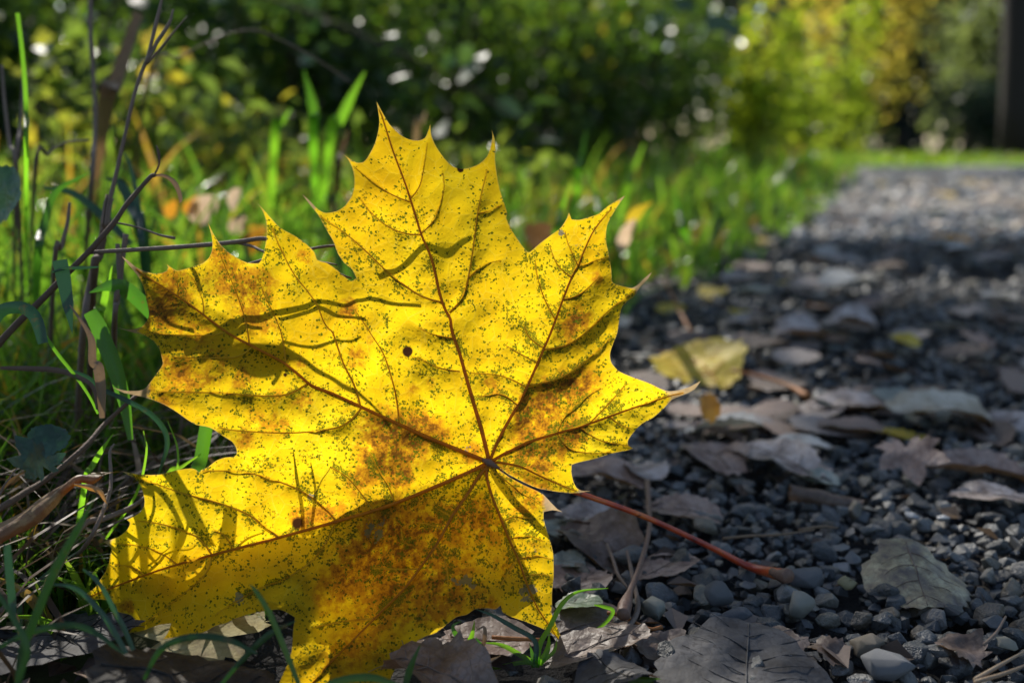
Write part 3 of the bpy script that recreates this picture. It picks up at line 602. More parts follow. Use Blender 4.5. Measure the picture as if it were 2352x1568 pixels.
for i, (x, y) in enumerate(((12.2, 36), (14.2, 37), (16, 40), (9.4, 38))):
    tree(x, y, 9, .25, 1.9, 11, 6, M_CONIFER, 'distant dark conifer', 2000, .42, (0, .6), 'conifer_tree', group='dark conifers in the gap')
for i, (x, y, rd, h) in enumerate(((9.9, 22, 1.3, 6), (10.6, 19, 1.3, 5), (8.9, 19, .8, 3.2), (11.4, 23, 1.5, 7), (9.6, 15.5, 1.2, 4.4))):
    tree(x, y, h * .7, .14, rd, h, h * .5, M_WOOD, 'muted green tree', 1500, .17, (.05, .8 if i < 3 else .45), 'broadleaf_tree', group='green trees right of the gap')
tree(5.86, 11.6, 7, .27, 1.6, 3, 5.6, M_CONIFER, 'leaning dark tree trunk at the right edge of the picture', 1500, .15, (0, .7), 'leaning_tree', lean=(-.5, .2), group=None)
for i, (x, y) in enumerate(((6.6, 13.5), (7.4, 12.6), (5.9, 13.2), (8.3, 14))):
    shrub(x, y, .75, 1.0, M_CONIFER, 'dark shaded bush', 1300, .1, (0, .8), 'dark bushes on the right')
th = rng.uniform(R(-34), R(42), 9000); rr = rng.uniform(44, 62, 9000)
foliage('far_wood', np.column_stack([np.sin(th) * rr, np.cos(th) * rr, rng.uniform(0, 15, 9000)]), rng.uniform(.7, 1.5, 9000), M_WOOD, None, np.clip(rng.normal(.45, .25, 9000), 0, 1), .8)

# arching bramble with glossy leaves that catch the light
def bramble(P, nleaf, size, label):
    t = empty('bramble', Vector(P[0]), label, 'bramble', None)
    C = crom([Vector(p) for p in P], 10); tube('cane', P, [.003, .0025, .0015], M_TWIG, t, 6)
    half = (SUN + Vector((0, -1, .1))).normalized()
    for k in range(nleaf):
        c = C[int((k + .5) / nleaf * (len(C) - 1))] + Vector(rng.normal(size=3)) * .035
        nrm = (half + Vector(rng.normal(size=3)) * .38).normalized(); a = Vector((.75, -.2, -.5)) + Vector(rng.normal(size=3)) * .35
        a = (a - nrm * a.dot(nrm)).normalized(); b = nrm.cross(a); s = size * rng.uniform(.7, 1.2)
        prof = [(0, 0), (.18, .24), (.42, .33), (.7, .22), (1, 0)]; V = []; F = []
        for (u, w) in prof:
            p = c + a * s * u - nrm * s * .12 * u * u
            V += [p - b * s * w + nrm * s * w * .12, p, p + b * s * w + nrm * s * w * .12]
        for q in range(4):
            for s2 in (0, 1):
                i0 = q * 3 + s2; F.append((i0, i0 + 1, i0 + 4, i0 + 3))
        link('leaf', mesh_py('bramble_leaf', [v - t.location for v in V], F), M_GLOSS, t)
M_GLOSS = plant_mat('glossy_leaf', [(0, (.03, .06, .03)), (1, (.06, .10, .05))], [(0, (.06, .16, .03)), (1, (.16, .3, .04))], 0.25, 0.46, 0.6, 'random', 60)
bramble([(-.75, 1.75, .0), (-.62, 1.6, .34), (-.4, 1.5, .36), (-.12, 1.4, .25), (.05, 1.36, .15)], 46, .042, 'arching bramble with glossy pale-lit leaves above the maple leaf tip')
bramble([(-.5, 2.3, 0), (-.4, 2.1, .5), (.05, 1.95, .5), (.4, 1.85, .33)], 40, .045, 'second arching bramble further back with grey glinting leaves')
bramble([(.1, 3.0, 0), (.15, 2.9, .6), (.55, 2.7, .52), (.85, 2.6, .35)], 26, .055, 'bramble with glinting leaves before the lit bush')

# ------------------------------------------------------------------ grass
def grass_geo(B, Hh, Wd, lean_dir, lean_amt, tone, seg=6):
    n = len(B); t = np.linspace(0, 1, seg + 1)[None, :]
    ld = np.column_stack([np.cos(lean_dir), np.sin(lean_dir)])
    hor = (lean_amt * Hh)[:, None] * t ** 2.2
    z = Hh[:, None] * (t - 0.42 * np.clip(lean_amt, 0, 1.3)[:, None] * t ** 2.6)
    C = np.stack([B[:, 0:1] + ld[:, 0:1] * hor, B[:, 1:2] + ld[:, 1:2] * hor, B[:, 2:3] + z], 2)
    fa = rng.uniform(0, 6.28, n); side = np.column_stack([np.cos(fa), np.sin(fa), np.zeros(n)])
    nr = np.column_stack([-np.sin(fa), np.cos(fa), np.zeros(n)])
    w = (Wd[:, None] * (np.sin(np.pi * np.clip(t * .82 + .18, 0, 1)) ** .8)) * .5
    A = C - side[:, None, :] * w[:, :, None] + nr[:, None, :] * (w * .35)[:, :, None]; Bv = C + side[:, None, :] * w[:, :, None] + nr[:, None, :] * (w * .35)[:, :, None]
    V = np.stack([A, C, Bv], 2).reshape(-1, 3)
    idx = []
    for s in range(seg):
        for q in (0, 1):
            a = s * 3 + q; idx.append((a, a + 1, a + 4, a + 3))
    F = (np.arange(n)[:, None, None] * (seg + 1) * 3 + np.array(idx)[None]).reshape(-1, 4)
    return V, F, np.repeat(tone, (seg + 1) * 3), C
def grow(name, n, ylo, yhi, hlo, hhi, wlo, whi, power=1.0, xr=(-.60, .55), seg=6, tonef=None, lo_edge=0.0):
    y = ylo + (yhi - ylo) * rng.uniform(0, 1, n) ** power
    x = rng.uniform(xr[0], xr[1], n) * (y + .12)
    ok = x < edge(y) - lo_edge + rng.normal(0, .018, n); x, y = x[ok], y[ok]
    n = len(x)
    tuft = np.array([noise.noise(Vector((a * 7, b * 5, 4))) for a, b in zip(x, y)])
    h = rng.uniform(hlo, hhi, n) * (1 + .75 * tuft); w = rng.uniform(wlo, whi, n)
    margin = edge(y) - x; h *= np.clip(.35 + margin * 3.0, .35, 1)
    ld = rng.normal(-1.2, 1.5, n); la = np.abs(rng.normal(.45, .3, n)) + .08
    tone = np.clip(rng.beta(2.2, 2.6, n) * .95, 0, 1); dead = rng.uniform(0, 1, n) < .10; tone[dead] = rng.uniform(.92, 1, dead.sum())
    if tonef is not None: tone = tonef(x, y, tone)
    # blades that would throw their shade on the leaf are kept short, those in front of it are left out
    z0 = h; tt = (y - .285) / Sg[1]; sx = x - Sg[0] * tt; sz = z0 - Sg[2] * tt
    bad = (y > .27) & (tt < .35) & (sx > -.125) & (sx < .135) & (sz > .028)
    keep = ~bad | (rng.uniform(0, 1, n) < .035)
    X, Y, _ = proj(np.column_stack([x, y, h])); X0, Y0, dd = proj(np.column_stack([x, y, h * 0]))
    front = (dd < .285) & (X > 170) & (X < 1420)
    keep &= ~front
    x, y, h, w, ld, la, tone = (q[keep] for q in (x, y, h, w, ld, la, tone))
    B = np.column_stack([x, y, np.full(len(x), -.002)])
    V, F, tn, C = grass_geo(B, h, w, ld, la, tone, seg)
    return tag(link(name, mesh_np(name, V, F, dict(tone=tn)), M_GRASS), kind='stuff')
grow('near_grass', 2300, .25, .55, .03, .105, .0018, .0042, 1.0, (-.75, .2))
grow('fine_grass', 3200, .27, .46, .03, .095, .0007, .0019, 1.0, (-.44, -.18), seg=7)
grow('verge_grass', 6500, .5, 1.3, .04, .15, .003, .0065, .9)
grow('verge_grass', 7000, 1.2, 3.2, .035, .15, .004, .009, .9)
grow('verge_grass', 6000, 3.0, 9.5, .10, .2, .008, .018, .9, seg=4)
# sunlit grass past the bend
nb = 5000; x = rng.uniform(2.6, 9, nb); y = rng.uniform(10.2, 16, nb); ok = x > 3.2
V, F, tn, C = grass_geo(np.column_stack([x, y, np.full(nb, -.01)]), rng.uniform(.08, .16, nb), rng.uniform(.015, .03, nb), rng.uniform(0, 6.28, nb), rng.uniform(.2, .7, nb), rng.uniform(.45, .9, nb), 3)
tag(link('far_grass', mesh_np('far_grass', V, F, dict(tone=tn)), M_GRASS), kind='stuff')

nb = 2600; x = rng.uniform(2.9, 8, nb); y = np.interp(x, [3.0, 4.2, 5.6, 9], [9.2, 9.65, 9.95, 10.4]) - np.abs(rng.normal(0, .45, nb)) + .25
V, F, tn, C = grass_geo(np.column_stack([x, y, np.full(nb, -.01)]), rng.uniform(.02, .09, nb), rng.uniform(.012, .03, nb), rng.uniform(0, 6.28, nb), rng.uniform(.3, 1.2, nb), rng.uniform(.2, .9, nb), 3)
tag(link('path_end_grass', mesh_np('path_end_grass', V, F, dict(tone=tn)), M_GRASS), kind='stuff')

# ------------------------------------------------------------------ gravel stones
def stone_mesh(seed, bev, npts=15):
    r = random.Random(seed); bm = bmesh.new(); sc = (r.uniform(.8, 1.25), r.uniform(.75, 1.1), r.uniform(.55, .85))
    for _ in range(npts):
        v = Vector((r.gauss(0, 1), r.gauss(0, 1), r.gauss(0, 1))).normalized() * r.uniform(.42, .55)
        v = Vector(c * s for c, s in zip(v, sc)); bm.verts.new(v)
    res = bmesh.ops.convex_hull(bm, input=bm.verts)
    bmesh.ops.delete(bm, geom=[v for v in bm.verts if not v.link_faces], context='VERTS')
    bmesh.ops.dissolve_limit(bm, angle_limit=R(14), verts=bm.verts, edges=bm.edges)
    if bev: bmesh.ops.bevel(bm, geom=list(bm.edges), offset=bev, segments=1, affect='EDGES', profile=.5, clamp_overlap=True)
    bmesh.ops.triangulate(bm, faces=bm.faces); bmesh.ops.recalc_face_normals(bm, faces=bm.faces)
    return bm
def stone_np(seed, npts=12):
    bm = stone_mesh(seed, 0, npts); bm.verts.ensure_lookup_table()
    V = np.array([v.co[:] for v in bm.verts]); F = np.array([[v.index for v in f.verts] for f in bm.faces]); bm.free(); return V, F
HERO = []
for s in range(24):
    bm = stone_mesh(100 + s, .035, 15 if s % 3 else 24); me = bpy.data.meshes.new('stone'); bm.to_mesh(me); bm.free()
    me.materials.append(M_STONE)
    HERO.append(me)
PROTO = [stone_np(300 + s) for s in range(14)]
def spread(n, ylo, yhi, slo, shi, zlo, zhi):
    y = np.sqrt(rng.uniform(ylo ** 2, yhi ** 2, n)); x = rng.uniform(-.35, .60, n) * (y + .04)
    s = slo + (shi - slo) * rng.beta(1.25, 3.4, n); z = rng.uniform(zlo, zhi, n) + s * .22
    e = edge(y); ok = x > e - .015 + np.abs(rng.normal(0, .03, n)) * np.clip(1.2 - y, 0, 1)
    return np.column_stack([x, y, z, s])[ok]
ST = np.vstack([spread(8500, .16, .56, .003, .0105, -.0045, .0010), spread(1600, .16, .56, .006, .0135, -.001, .0025), spread(3600, .54, 1.0, .006, .013, -.004, .002), spread(4800, .98, 2.3, .011, .022, -.006, .002), spread(5200, 2.2, 5.5, .018, .04, -.012, .0)])
X, Y, dd = proj(ST[:, :3]); ST = ST[~((X < 1360) & (Y > 1350) & (rng.uniform(0, 1, len(ST)) < .96))]
X, Y, dd = proj(ST[:, :3]); app = ST[:, 3] / dd / K
vis = (X > 600) & (X < 2400) & (Y < 1620) & ~pip(X, Y, np.array(OUT)) & (dd > .14) & (dd < .62)
order = np.argsort(np.where(vis, -app, 0))[:285]; sel = np.zeros(len(ST), bool); sel[order] = vis[order]
SA = [(1650, 1290, 'just below the red petiole'), (1830, 1330, 'around the red petiole tip'), (1560, 1400, 'right of the swollen stalk end'), (1560, 1470, 'left of the ribbed grey leaf'), (1730, 1425, 'right behind the ribbed grey leaf'), (1960, 1440, 'below the mottled round leaf'), (2000, 1205, 'above the mottled round leaf'), (1930, 1290, 'left of the mottled round leaf'), (2290, 1290, 'right of the mottled round leaf'), (2130, 1535, 'along the bottom edge at right'), (1940, 1540, 'beside the brown rough stone'), (1690, 1190, 'just above the red petiole'), (1900, 1120, 'near the rolled-up brown leaf'), (2290, 1420, 'near the right edge by the needles'), (1410, 1210, 'between the grey stalk and the maple leaf'), (1750, 985, 'behind the large lilac-brown leaf'), (2060, 1010, 'around the pinkish lobed leaf'), (2220, 1200, 'below the pale leaf at the right edge')]
def beside(x, y, L): return min(L, key=lambda a: (a[0] - x) ** 2 + 1.6 * (a[1] - y) ** 2)[2]
PA = [(1480, 700, 'by the verge behind the maple tip'), (1700, 690, 'left in the middle distance'), (1950, 700, 'near the bluish white long leaf'), (2230, 700, 'at right in the middle distance'), (1560, 800, 'near the yellow lying leaf'), (1850, 820, 'behind the flat grey leaf'), (2200, 840, 'behind the cream leaf'), (1700, 930, 'near the upright orange piece'), (2280, 930, 'right of the cream leaf'), (1900, 570, 'at the verge before the sunlit band'), (2200, 560, 'in front of the sunlit band'), (1950, 500, 'at the left of the sunlit band'), (2250, 490, 'inside the sunlit band'), (2050, 420, 'far along the path'), (2280, 420, 'far along the path at right')]
sl = ['angular dark slate-grey gravel stone', 'blunt blue-grey gravel stone', 'small mid-grey gravel stone']
for i, (x, y, z, s) in enumerate(ST[sel]):
    o = bpy.data.objects.new('gravel_stone', HERO[rng.integers(0, len(HERO))]); COL.objects.link(o)
    o.location = (x, y, z); o.rotation_euler = (rng.normal(0, .35), rng.normal(0, .35), rng.uniform(0, 6.28)); o.scale = (s * rng.uniform(.9, 1.15), s * rng.uniform(.85, 1.1), s)
    sx, sy, _ = proj(np.array([[x, y, z]]))
    tag(o, (sl[2] if s < .0075 else sl[int(rng.integers(0, 2))]) + ' ' + beside(sx[0], sy[0], SA), 'stone', 'gravel stones on the path')
Vs, Fs, Ts = [], [], []; off = 0
rest = ST[~sel]; rest = rest[np.argsort(rest[:, 1] > 1.5, kind='stable')]
for x, y, z, s in rest:
    V, F = PROTO[rng.integers(0, len(PROTO))]; a = rng.uniform(0, 6.28); c, sn = math.cos(a), math.sin(a); b = rng.normal(0, .3); cb, sb = math.cos(b), math.sin(b)
    M = np.array([[c, -sn, 0], [sn, c, 0], [0, 0, 1]]) @ np.array([[cb, 0, sb], [0, 1, 0], [-sb, 0, cb]])
    Vs.append((V * s) @ M.T + (x, y, z)); Fs.append(F + off); off += len(V); Ts.append(np.full(len(V), rng.uniform(0, 1)))
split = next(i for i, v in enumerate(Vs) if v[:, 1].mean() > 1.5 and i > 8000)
for nm, q, m in (('gravel', slice(0, split), M_GRAVEL), ('distant_gravel', slice(split, None), M_GLARE)):
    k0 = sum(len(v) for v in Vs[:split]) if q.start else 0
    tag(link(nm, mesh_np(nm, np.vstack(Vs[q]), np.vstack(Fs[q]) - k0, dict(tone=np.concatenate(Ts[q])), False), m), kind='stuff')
def hero_stone(x, y, px, label, tint, seed, fl=1.0):
    m, n, l = mat('special_stone'); co = coords(n); nz = tex_noise(n, l, co, 500, 5, .7)
    c = mixc(n, l, nz, tuple(v * .55 for v in tint), tuple(v * 1.35 for v in tint))
    finish(n, l, principled(n, l, c, .6, .4, bump(n, l, tex_noise(n, l, co, 900, 4), .5, .0006)))
    p = gd(x, y, 0.004); s = W(px, depth_of(p)); bm = stone_mesh(seed, .07, 20); me = bpy.data.meshes.new('stone'); bm.to_mesh(me); bm.free()
    me.polygons.foreach_set('use_smooth', np.ones(len(me.polygons), bool))
    o = link('gravel_stone', me, m, None, p + Vector((0, 0, s * .15))); o.scale = (s, s, s * fl); o.rotation_euler = (.1, .2, seed)
    tag(o, label, 'stone', 'single stones that stand out')
hero_stone(1497, 1408, 72, 'pale greenish-grey stone right of the swollen stick end', (.2, .2, .165), 11)
hero_stone(1838, 1400, 84, 'largest olive-grey stone below the red petiole tip', (.2, .195, .165), 12)
hero_stone(1640, 1375, 92, 'big dark pointed stone in the middle of the gravel', (.085, .088, .092), 13)
hero_stone(1995, 1500, 96, 'rough brown stone above the bottom edge', (.12, .10, .075), 14)
hero_stone(2045, 1545, 120, 'large smooth blue-grey stone at the bottom edge', (.13, .135, .145), 15, .8)
hero_stone(1945, 1345, 52, 'yellowish rounded pebble left of the mottled leaf', (.24, .21, .11), 16)
hero_stone(1850, 1335, 84, 'smooth dark grey stone beside the petiole tip', (.095, .098, .105), 17)
hero_stone(1810, 1525, 58, 'slate-blue stone beside the grey leaf', (.10, .115, .135), 18)
hero_stone(2312, 1485, 50, 'pale tan cube-like pebble near the right edge', (.23, .215, .17), 19)
hero_stone(2095, 1190, 44, 'whitish flat pebble above the mottled leaf', (.33, .34, .35), 20, .6)
hero_stone(2165, 1196, 36, 'small white pebble behind the mottled leaf', (.42, .43, .44), 21, .7)
hero_stone(1690, 1425, 72, 'dark angular stone behind the fallen grey leaf', (.075, .08, .09), 22)

# ------------------------------------------------------------------ fallen leaves
def outline_of(kind, r, n=44):
    P = []
    if kind == 'maple':
        tips = [(-140, .42), (-95, .62), (-48, .86), (0, 1.0), (48, .86), (95, .62), (140, .42)]
        for i, (a, q) in enumerate(tips):
            a0 = R(a); 
            for da, f in ((-17, .70), (-12, .80), (-8, .84), (-4, .92), (0, 1), (4, .92), (8, .84), (12, .80), (17, .70)):
                P.append((math.sin(a0 + R(da)) * q * f * .62, math.cos(a0 + R(da)) * q * f * .62 - .12))
            if i < 6:
                am = R((a + tips[i + 1][0]) / 2); P.append((math.sin(am) * .33, math.cos(am) * .33 - .12))
        P.append((0.02, -.13)); return P
    for i in range(n):
        t = 2 * math.pi * i / n; s, c = math.sin(t), math.cos(t)
        if kind == 'oval': w = .33 * abs(s) ** .9 * (1 - .22 * c); x, y = math.copysign(w, s), c * .5
        elif kind == 'round': x, y = .47 * s * (1 - .12 * c), .47 * c + (.07 * abs(s)) - (.10 if c < -.9 else 0)
        elif kind == 'lance': x, y = math.copysign(.17 * abs(s) ** 1.2, s), c * .5
        else: x, y = .42 * s, .42 * c
        j = (.055 if kind != 'ragged' else .17) * (r.uniform(-1, 1)); tooth = 1 + (.03 if i % 2 else -.02)
        P.append((x * tooth * (1 + j), y * tooth * (1 + j)))
    return P
def fallen_mesh(kind, L, Wd, curl, seed, res=13, rough=1.0, cup=0.0):
    r = random.Random(seed); rr = np.random.default_rng(seed); O = outline_of(kind, r); O = [(x * Wd / .66 if kind == 'oval' else (x * Wd / .34 if kind == 'lance' else x * Wd), y * L) for x, y in O]
    V, F = cdt(O, max(L, Wd) / res, r=rr); off = Vector((seed * 1.3, seed * .7, 0)); Z = []
    for x, y in V:
        u, v = x / (Wd * .5), y / (L * .5)
        Z.append(curl * Wd * .5 * u * u - curl * .3 * L * .5 * v * v + cup * L * .5 * (u * u + v * v) + rough * .055 * L * noise.noise(Vector((u * 1.4, v * 1.4, 0)) + off) + rough * .024 * L * noise.noise(Vector((u * 4, v * 4, 5)) + off) + rough * .009 * L * noise.noise(Vector((u * 9, v * 9, 8)) + off))
    return np.column_stack([V, Z]), F
def zf(me_V, x, y):
    i = np.argmin((me_V[:, 0] - x) ** 2 + (me_V[:, 1] - y) ** 2); return float(me_V[i, 2])
def fallen(name, label, kind, px, py, Lp, Wp, yaw, m, z=.004, tilt=(0, 0), curl=.25, seed=1, veins=0, stem=None, group=None, cat='leaf', rough=1.0, cup=0.0, vm=None):
    p = gd(px, py, z); d = depth_of(p); L, Wd = W(Lp, d), W(Wp, d)
    V, F = fallen_mesh(kind, L, Wd, curl, seed, 16 if veins else 12, rough, cup)
    zmin = V[:, 2].min() if not (tilt[0] or tilt[1]) else 0
    o = link(name, mesh_np(name, V - np.array([0, 0, zmin]), F), m, None, p); V[:, 2] -= zmin
    o.rotation_euler = (tilt[0], tilt[1], yaw); tag(o, label, cat, group)
    if veins:
        vm = vm or M_STALK
        def strand(nm, q, r0):
            P = [Vector((x, y, zf(V, x, y) + r0 * .5)) for x, y in q]; VV, FF = tube_geo(P, [r0, r0 * .7, r0 * .35], 5, 3)
            link(nm, mesh_py(nm, VV, FF), vm, o)
        strand('midrib', [(0, L * (-.46 + .115 * k)) for k in range(9)], L * .009)
        for k in range(veins):
            f = -.3 + .62 * k / max(veins - 1, 1)
            for sgn in (-1, 1):
                wq = Wd * .42 * (1 - abs(f) * .9)
                strand('side_vein', [(sgn * wq * t, L * (f + .16 * t + .05 * t * t)) for t in (0.0, .3, .6, .95)], L * .005)
    if stem:
        P = [Vector((0, -L * .46, zf(V, 0, -L * .46) + .0004))] + [Vector(q) for q in stem]
        VV, FF = tube_geo(P, [L * .012, L * .010, L * .014], 6, 5); link('leaf_stalk', mesh_py('leaf_stalk', VV, FF), M_RUST, o)
    return o
LV = 'leaves lying on the path'
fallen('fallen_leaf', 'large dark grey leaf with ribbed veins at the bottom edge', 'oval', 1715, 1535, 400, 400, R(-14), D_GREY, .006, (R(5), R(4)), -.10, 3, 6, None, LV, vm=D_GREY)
fallen('fallen_leaf', 'torn brown leaf sticking out behind the ribbed grey leaf', 'ragged', 1790, 1480, 150, 130, R(40), D_BROWN, .004, (0, 0), .2, 4, 0, None, LV)
fallen('fallen_leaf', 'mottled yellowish round leaf with dark edges on the right', 'round', 2105, 1312, 250, 250, R(172), D_OLIVE, .009, (R(-13), R(-3)), -.22, 5, 4, None, LV, cup=-.10, vm=D_BROWN)
fallen('fallen_leaf', 'rosy brown leaf with toothed edge above the red petiole', 'oval', 1572, 1172, 175, 150, R(78), D_ROSY, .006, (R(6), 0), .2, 6, 4, None, LV)
fallen('fallen_leaf', 'tan toothed leaf just under the red petiole', 'round', 1535, 1296, 150, 150, R(-60), D_ROSY, .004, (R(8), R(-8)), .12, 7, 4, None, LV)
fallen('fallen_leaf', 'large lilac-brown leaf flat on the gravel right of the maple tip', 'round', 1780, 1060, 250, 190, R(30), D_LILAC, .006, (0, 0), .2, 8, 3, None, LV)
fallen('fallen_leaf', 'dull brown leaf left of the large lilac-brown one', 'round', 1640, 1055, 200, 160, R(10), D_ROSY, .005, (0, 0), .25, 9, 3, None, LV)
fallen('fallen_leaf', 'grey-green small leaf beside the dark triangular stone', 'oval', 1870, 1105, 110, 90, R(60), D_SAGE, .005, (0, 0), .25, 10, 2, None, LV)
fallen('fallen_leaf', 'pinkish brown lobed leaf standing on the gravel at right', 'maple', 2090, 1045, 170, 190, R(170), D_ROSY, .016, (R(-35), R(10)), .3, 11, 0, None, LV)
fallen('fallen_leaf', 'folded rosy leaf at the right edge under a paler one', 'oval', 2245, 1075, 240, 150, R(75), D_ROSY, .008, (R(5), 0), .35, 12, 3, None, LV)
fallen('fallen_leaf', 'pale grey leaf with stalk at the right edge', 'round', 2270, 1135, 170, 130, R(60), D_LILAC, .008, (R(-5), 0), .2, 13, 3, None, LV)
fallen('fallen_leaf', 'cream-coloured curled leaf lying right of the path middle', 'oval', 2160, 940, 240, 170, R(80), D_BEIGE, .012, (R(6), R(-4)), .35, 14, 0, None, LV)
fallen('fallen_leaf', 'flat grey leaf left of the cream one', 'oval', 1960, 935, 210, 130, R(95), D_LILAC, .006, (0, 0), .2, 15, 0, None, LV)
fallen('fallen_leaf', 'lilac leaf behind the pinkish lobed leaf', 'oval', 2285, 975, 150, 170, R(20), D_LILAC, .006, (R(10), 0), .3, 16, 0, None, LV)
fallen('fallen_leaf', 'pale mint leaf curled near the yellow tip of the maple leaf', 'oval', 1655, 975, 190, 100, R(76), D_PALE, .010, (R(-10), R(6)), .4, 17, 0, None, LV)
fallen('fallen_leaf', 'whitish narrow leaf pointing to the large lilac-brown one', 'lance', 1840, 1022, 130, 80, R(70), D_PALE, .007, (0, 0), .2, 18, 0, None, LV)
fallen('fallen_leaf', 'upright bright orange leaf piece behind the maple tip', 'ragged', 1630, 935, 84, 70, R(20), D_ORANGE, .020, (R(60), R(10)), .3, 19, 0, None, LV)
fallen('fallen_leaf', 'yellow maple leaf lying tilted on the gravel behind', 'round', 1606, 832, 210, 235, R(12), D_YELLOW, .012, (R(13), R(-13)), .16, 20, 3, None, LV, vm=D_ORANGE)
fallen('fallen_leaf', 'pair of pale lilac leaves left part on the middle path', 'oval', 1840, 765, 120, 210, R(85), D_LILAC, .010, (R(4), 0), .3, 21, 0, None, LV)
fallen('fallen_leaf', 'broad pale leaf right part on the middle path', 'oval', 1950, 745, 120, 200, R(70), D_LILAC, .012, (0, 0), .3, 22, 0, None, LV)
fallen('fallen_leaf', 'bluish white long leaf on the shaded path', 'oval', 1940, 655, 110, 230, R(88), D_PALE, .012, (0, 0), .2, 23, 0, None, LV)
fallen('fallen_leaf', 'small yellow leaf flat in the middle distance', 'oval', 2075, 782, 70, 90, R(50), D_YELLOW, .012, (R(15), 0), .2, 24, 0, None, LV)
fallen('fallen_leaf', 'orange leaf in the sunlit band of the path', 'oval', 2180, 548, 90, 110, R(85), D_ORANGE, .02, (R(10), 0), .2, 25, 0, None, LV)
fallen('fallen_leaf', 'bright white-lit leaf before the sunlit band', 'oval', 2215, 572, 80, 100, R(88), D_PALE, .02, (0, 0), .2, 26, 0, None, LV)
# litter under and beside the maple leaf
LG = 'leaves under the maple leaf'
fallen('fallen_leaf', 'pale cream leaf lying under the lower lobe of the maple leaf', 'maple', 470, 1475, 420, 420, R(75), D_CREAM, .003, (0, 0), .06, 31, 0, None, LG)
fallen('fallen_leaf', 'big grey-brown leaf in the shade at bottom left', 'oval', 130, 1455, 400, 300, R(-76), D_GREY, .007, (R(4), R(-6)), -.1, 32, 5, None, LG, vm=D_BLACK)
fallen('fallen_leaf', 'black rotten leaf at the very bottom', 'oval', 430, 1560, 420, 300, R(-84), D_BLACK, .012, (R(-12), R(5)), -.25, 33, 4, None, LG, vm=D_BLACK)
fallen('fallen_leaf', 'pale yellow-green leaf at the left edge under the grey one', 'oval', 20, 1462, 170, 150, R(80), D_CREAM, .003, (0, 0), .1, 34, 0, None, LG)
fallen('fallen_leaf', 'silvery wet leaf scrap beside the lower left lobe tip', 'ragged', 283, 1432, 70, 66, R(10), D_PALE, .006, (R(12), 0), .2, 35, 0, None, LG)
fallen('fallen_leaf', 'brown leaf with dark scraps under the pointed lower lobe', 'oval', 1360, 1432, 190, 170, R(-70), D_BROWN, .004, (R(6), R(4)), .2, 36, 4, None, LG)
fallen('fallen_leaf', 'long rusty leaf edge crossing below the pointed lobe tip', 'oval', 1370, 1478, 260, 130, R(-80), D_BROWN, .006, (R(14), 0), .15, 37, 3, None, LG)
fallen('fallen_leaf', 'pale green little leaf beside the pointed lobe', 'oval', 1330, 1383, 110, 100, R(-100), D_MINT, .007, (R(8), R(-5)), .15, 38, 3, None, LG, vm=D_MINT)
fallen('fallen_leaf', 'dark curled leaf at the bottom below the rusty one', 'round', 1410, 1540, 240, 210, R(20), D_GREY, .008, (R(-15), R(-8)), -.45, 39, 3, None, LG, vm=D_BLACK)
fallen('fallen_leaf', 'crumpled brown leaf at the bottom left of the grass tuft', 'round', 1010, 1545, 300, 220, R(60), D_BROWN, .008, (R(8), 0), .45, 40, 4, None, LG, rough=1.8)
fallen('fallen_leaf', 'flat lilac-brown leaf behind the grass tuft', 'oval', 1120, 1475, 220, 180, R(85), D_ROSY, .003, (0, 0), .15, 41, 3, None, LG)
fallen('fallen_leaf', 'ragged dark leaf right of the bottom curled one', 'ragged', 1530, 1490, 190, 170, R(5), D_BROWN, .004, (R(5), R(5)), .25, 42, 0, None, LG, rough=1.6)
fallen('fallen_leaf', 'torn brown scrap between the grey leaf and the pebbles', 'ragged', 1905, 1500, 110, 120, R(50), D_BROWN, .005, (R(20), 0), .4, 43, 0, None, LG, rough=2)
fallen('fallen_leaf', 'shrivelled leaf scrap on the gravel near the right edge', 'ragged', 2210, 1490, 120, 150, R(30), D_BROWN, .005, (R(10), 0), .4, 44, 0, None, LG, rough=2)
fallen('fallen_leaf', 'wrinkled brown leaf with small shoots right of the lower lobe', 'oval', 1370, 1240, 210, 170, R(40), D_BROWN, .006, (R(14), R(-10)), .5, 45, 4, None, LG, rough=1.7)
fallen('fallen_leaf', 'grey-brown leaf touching the right side of the lower lobe', 'oval', 1345, 1190, 140, 130, R(70), D_LILAC, .006, (R(10), 0), .35, 46, 3, None, LG)
fallen('fallen_leaf', 'sage-grey leaf edge peeping out beside the lower lobe', 'oval', 1300, 1215, 130, 130, R(10), D_SAGE, .004, (0, 0), .2, 47, 2, None, LG)
fallen('fallen_leaf', 'small sage leaf below the wrinkled brown leaf', 'oval', 1300, 1295, 90, 90, R(80), D_SAGE, .004, (0, 0), .25, 48, 2, None, LG)
fallen('fallen_leaf', 'brown leaf behind the small lobe of the maple leaf', 'oval', 1390, 1090, 190, 150, R(80), D_ROSY, .008, (R(8), 0), .3, 49, 3, None, LG)
fallen('fallen_leaf', 'sandy pebble-coloured leaf right of the orange seed scrap', 'oval', 1480, 1085, 110, 100, R(20), D_LILAC, .006, (0, 0), .3, 50, 0, None, LG)
fallen('fallen_leaf', 'long dull brown leaf at the bottom of the gap right of the lobe', 'oval', 1340, 1335, 150, 140, R(-30), D_ROSY, .003, (0, 0), .2, 51, 3, None, LG)
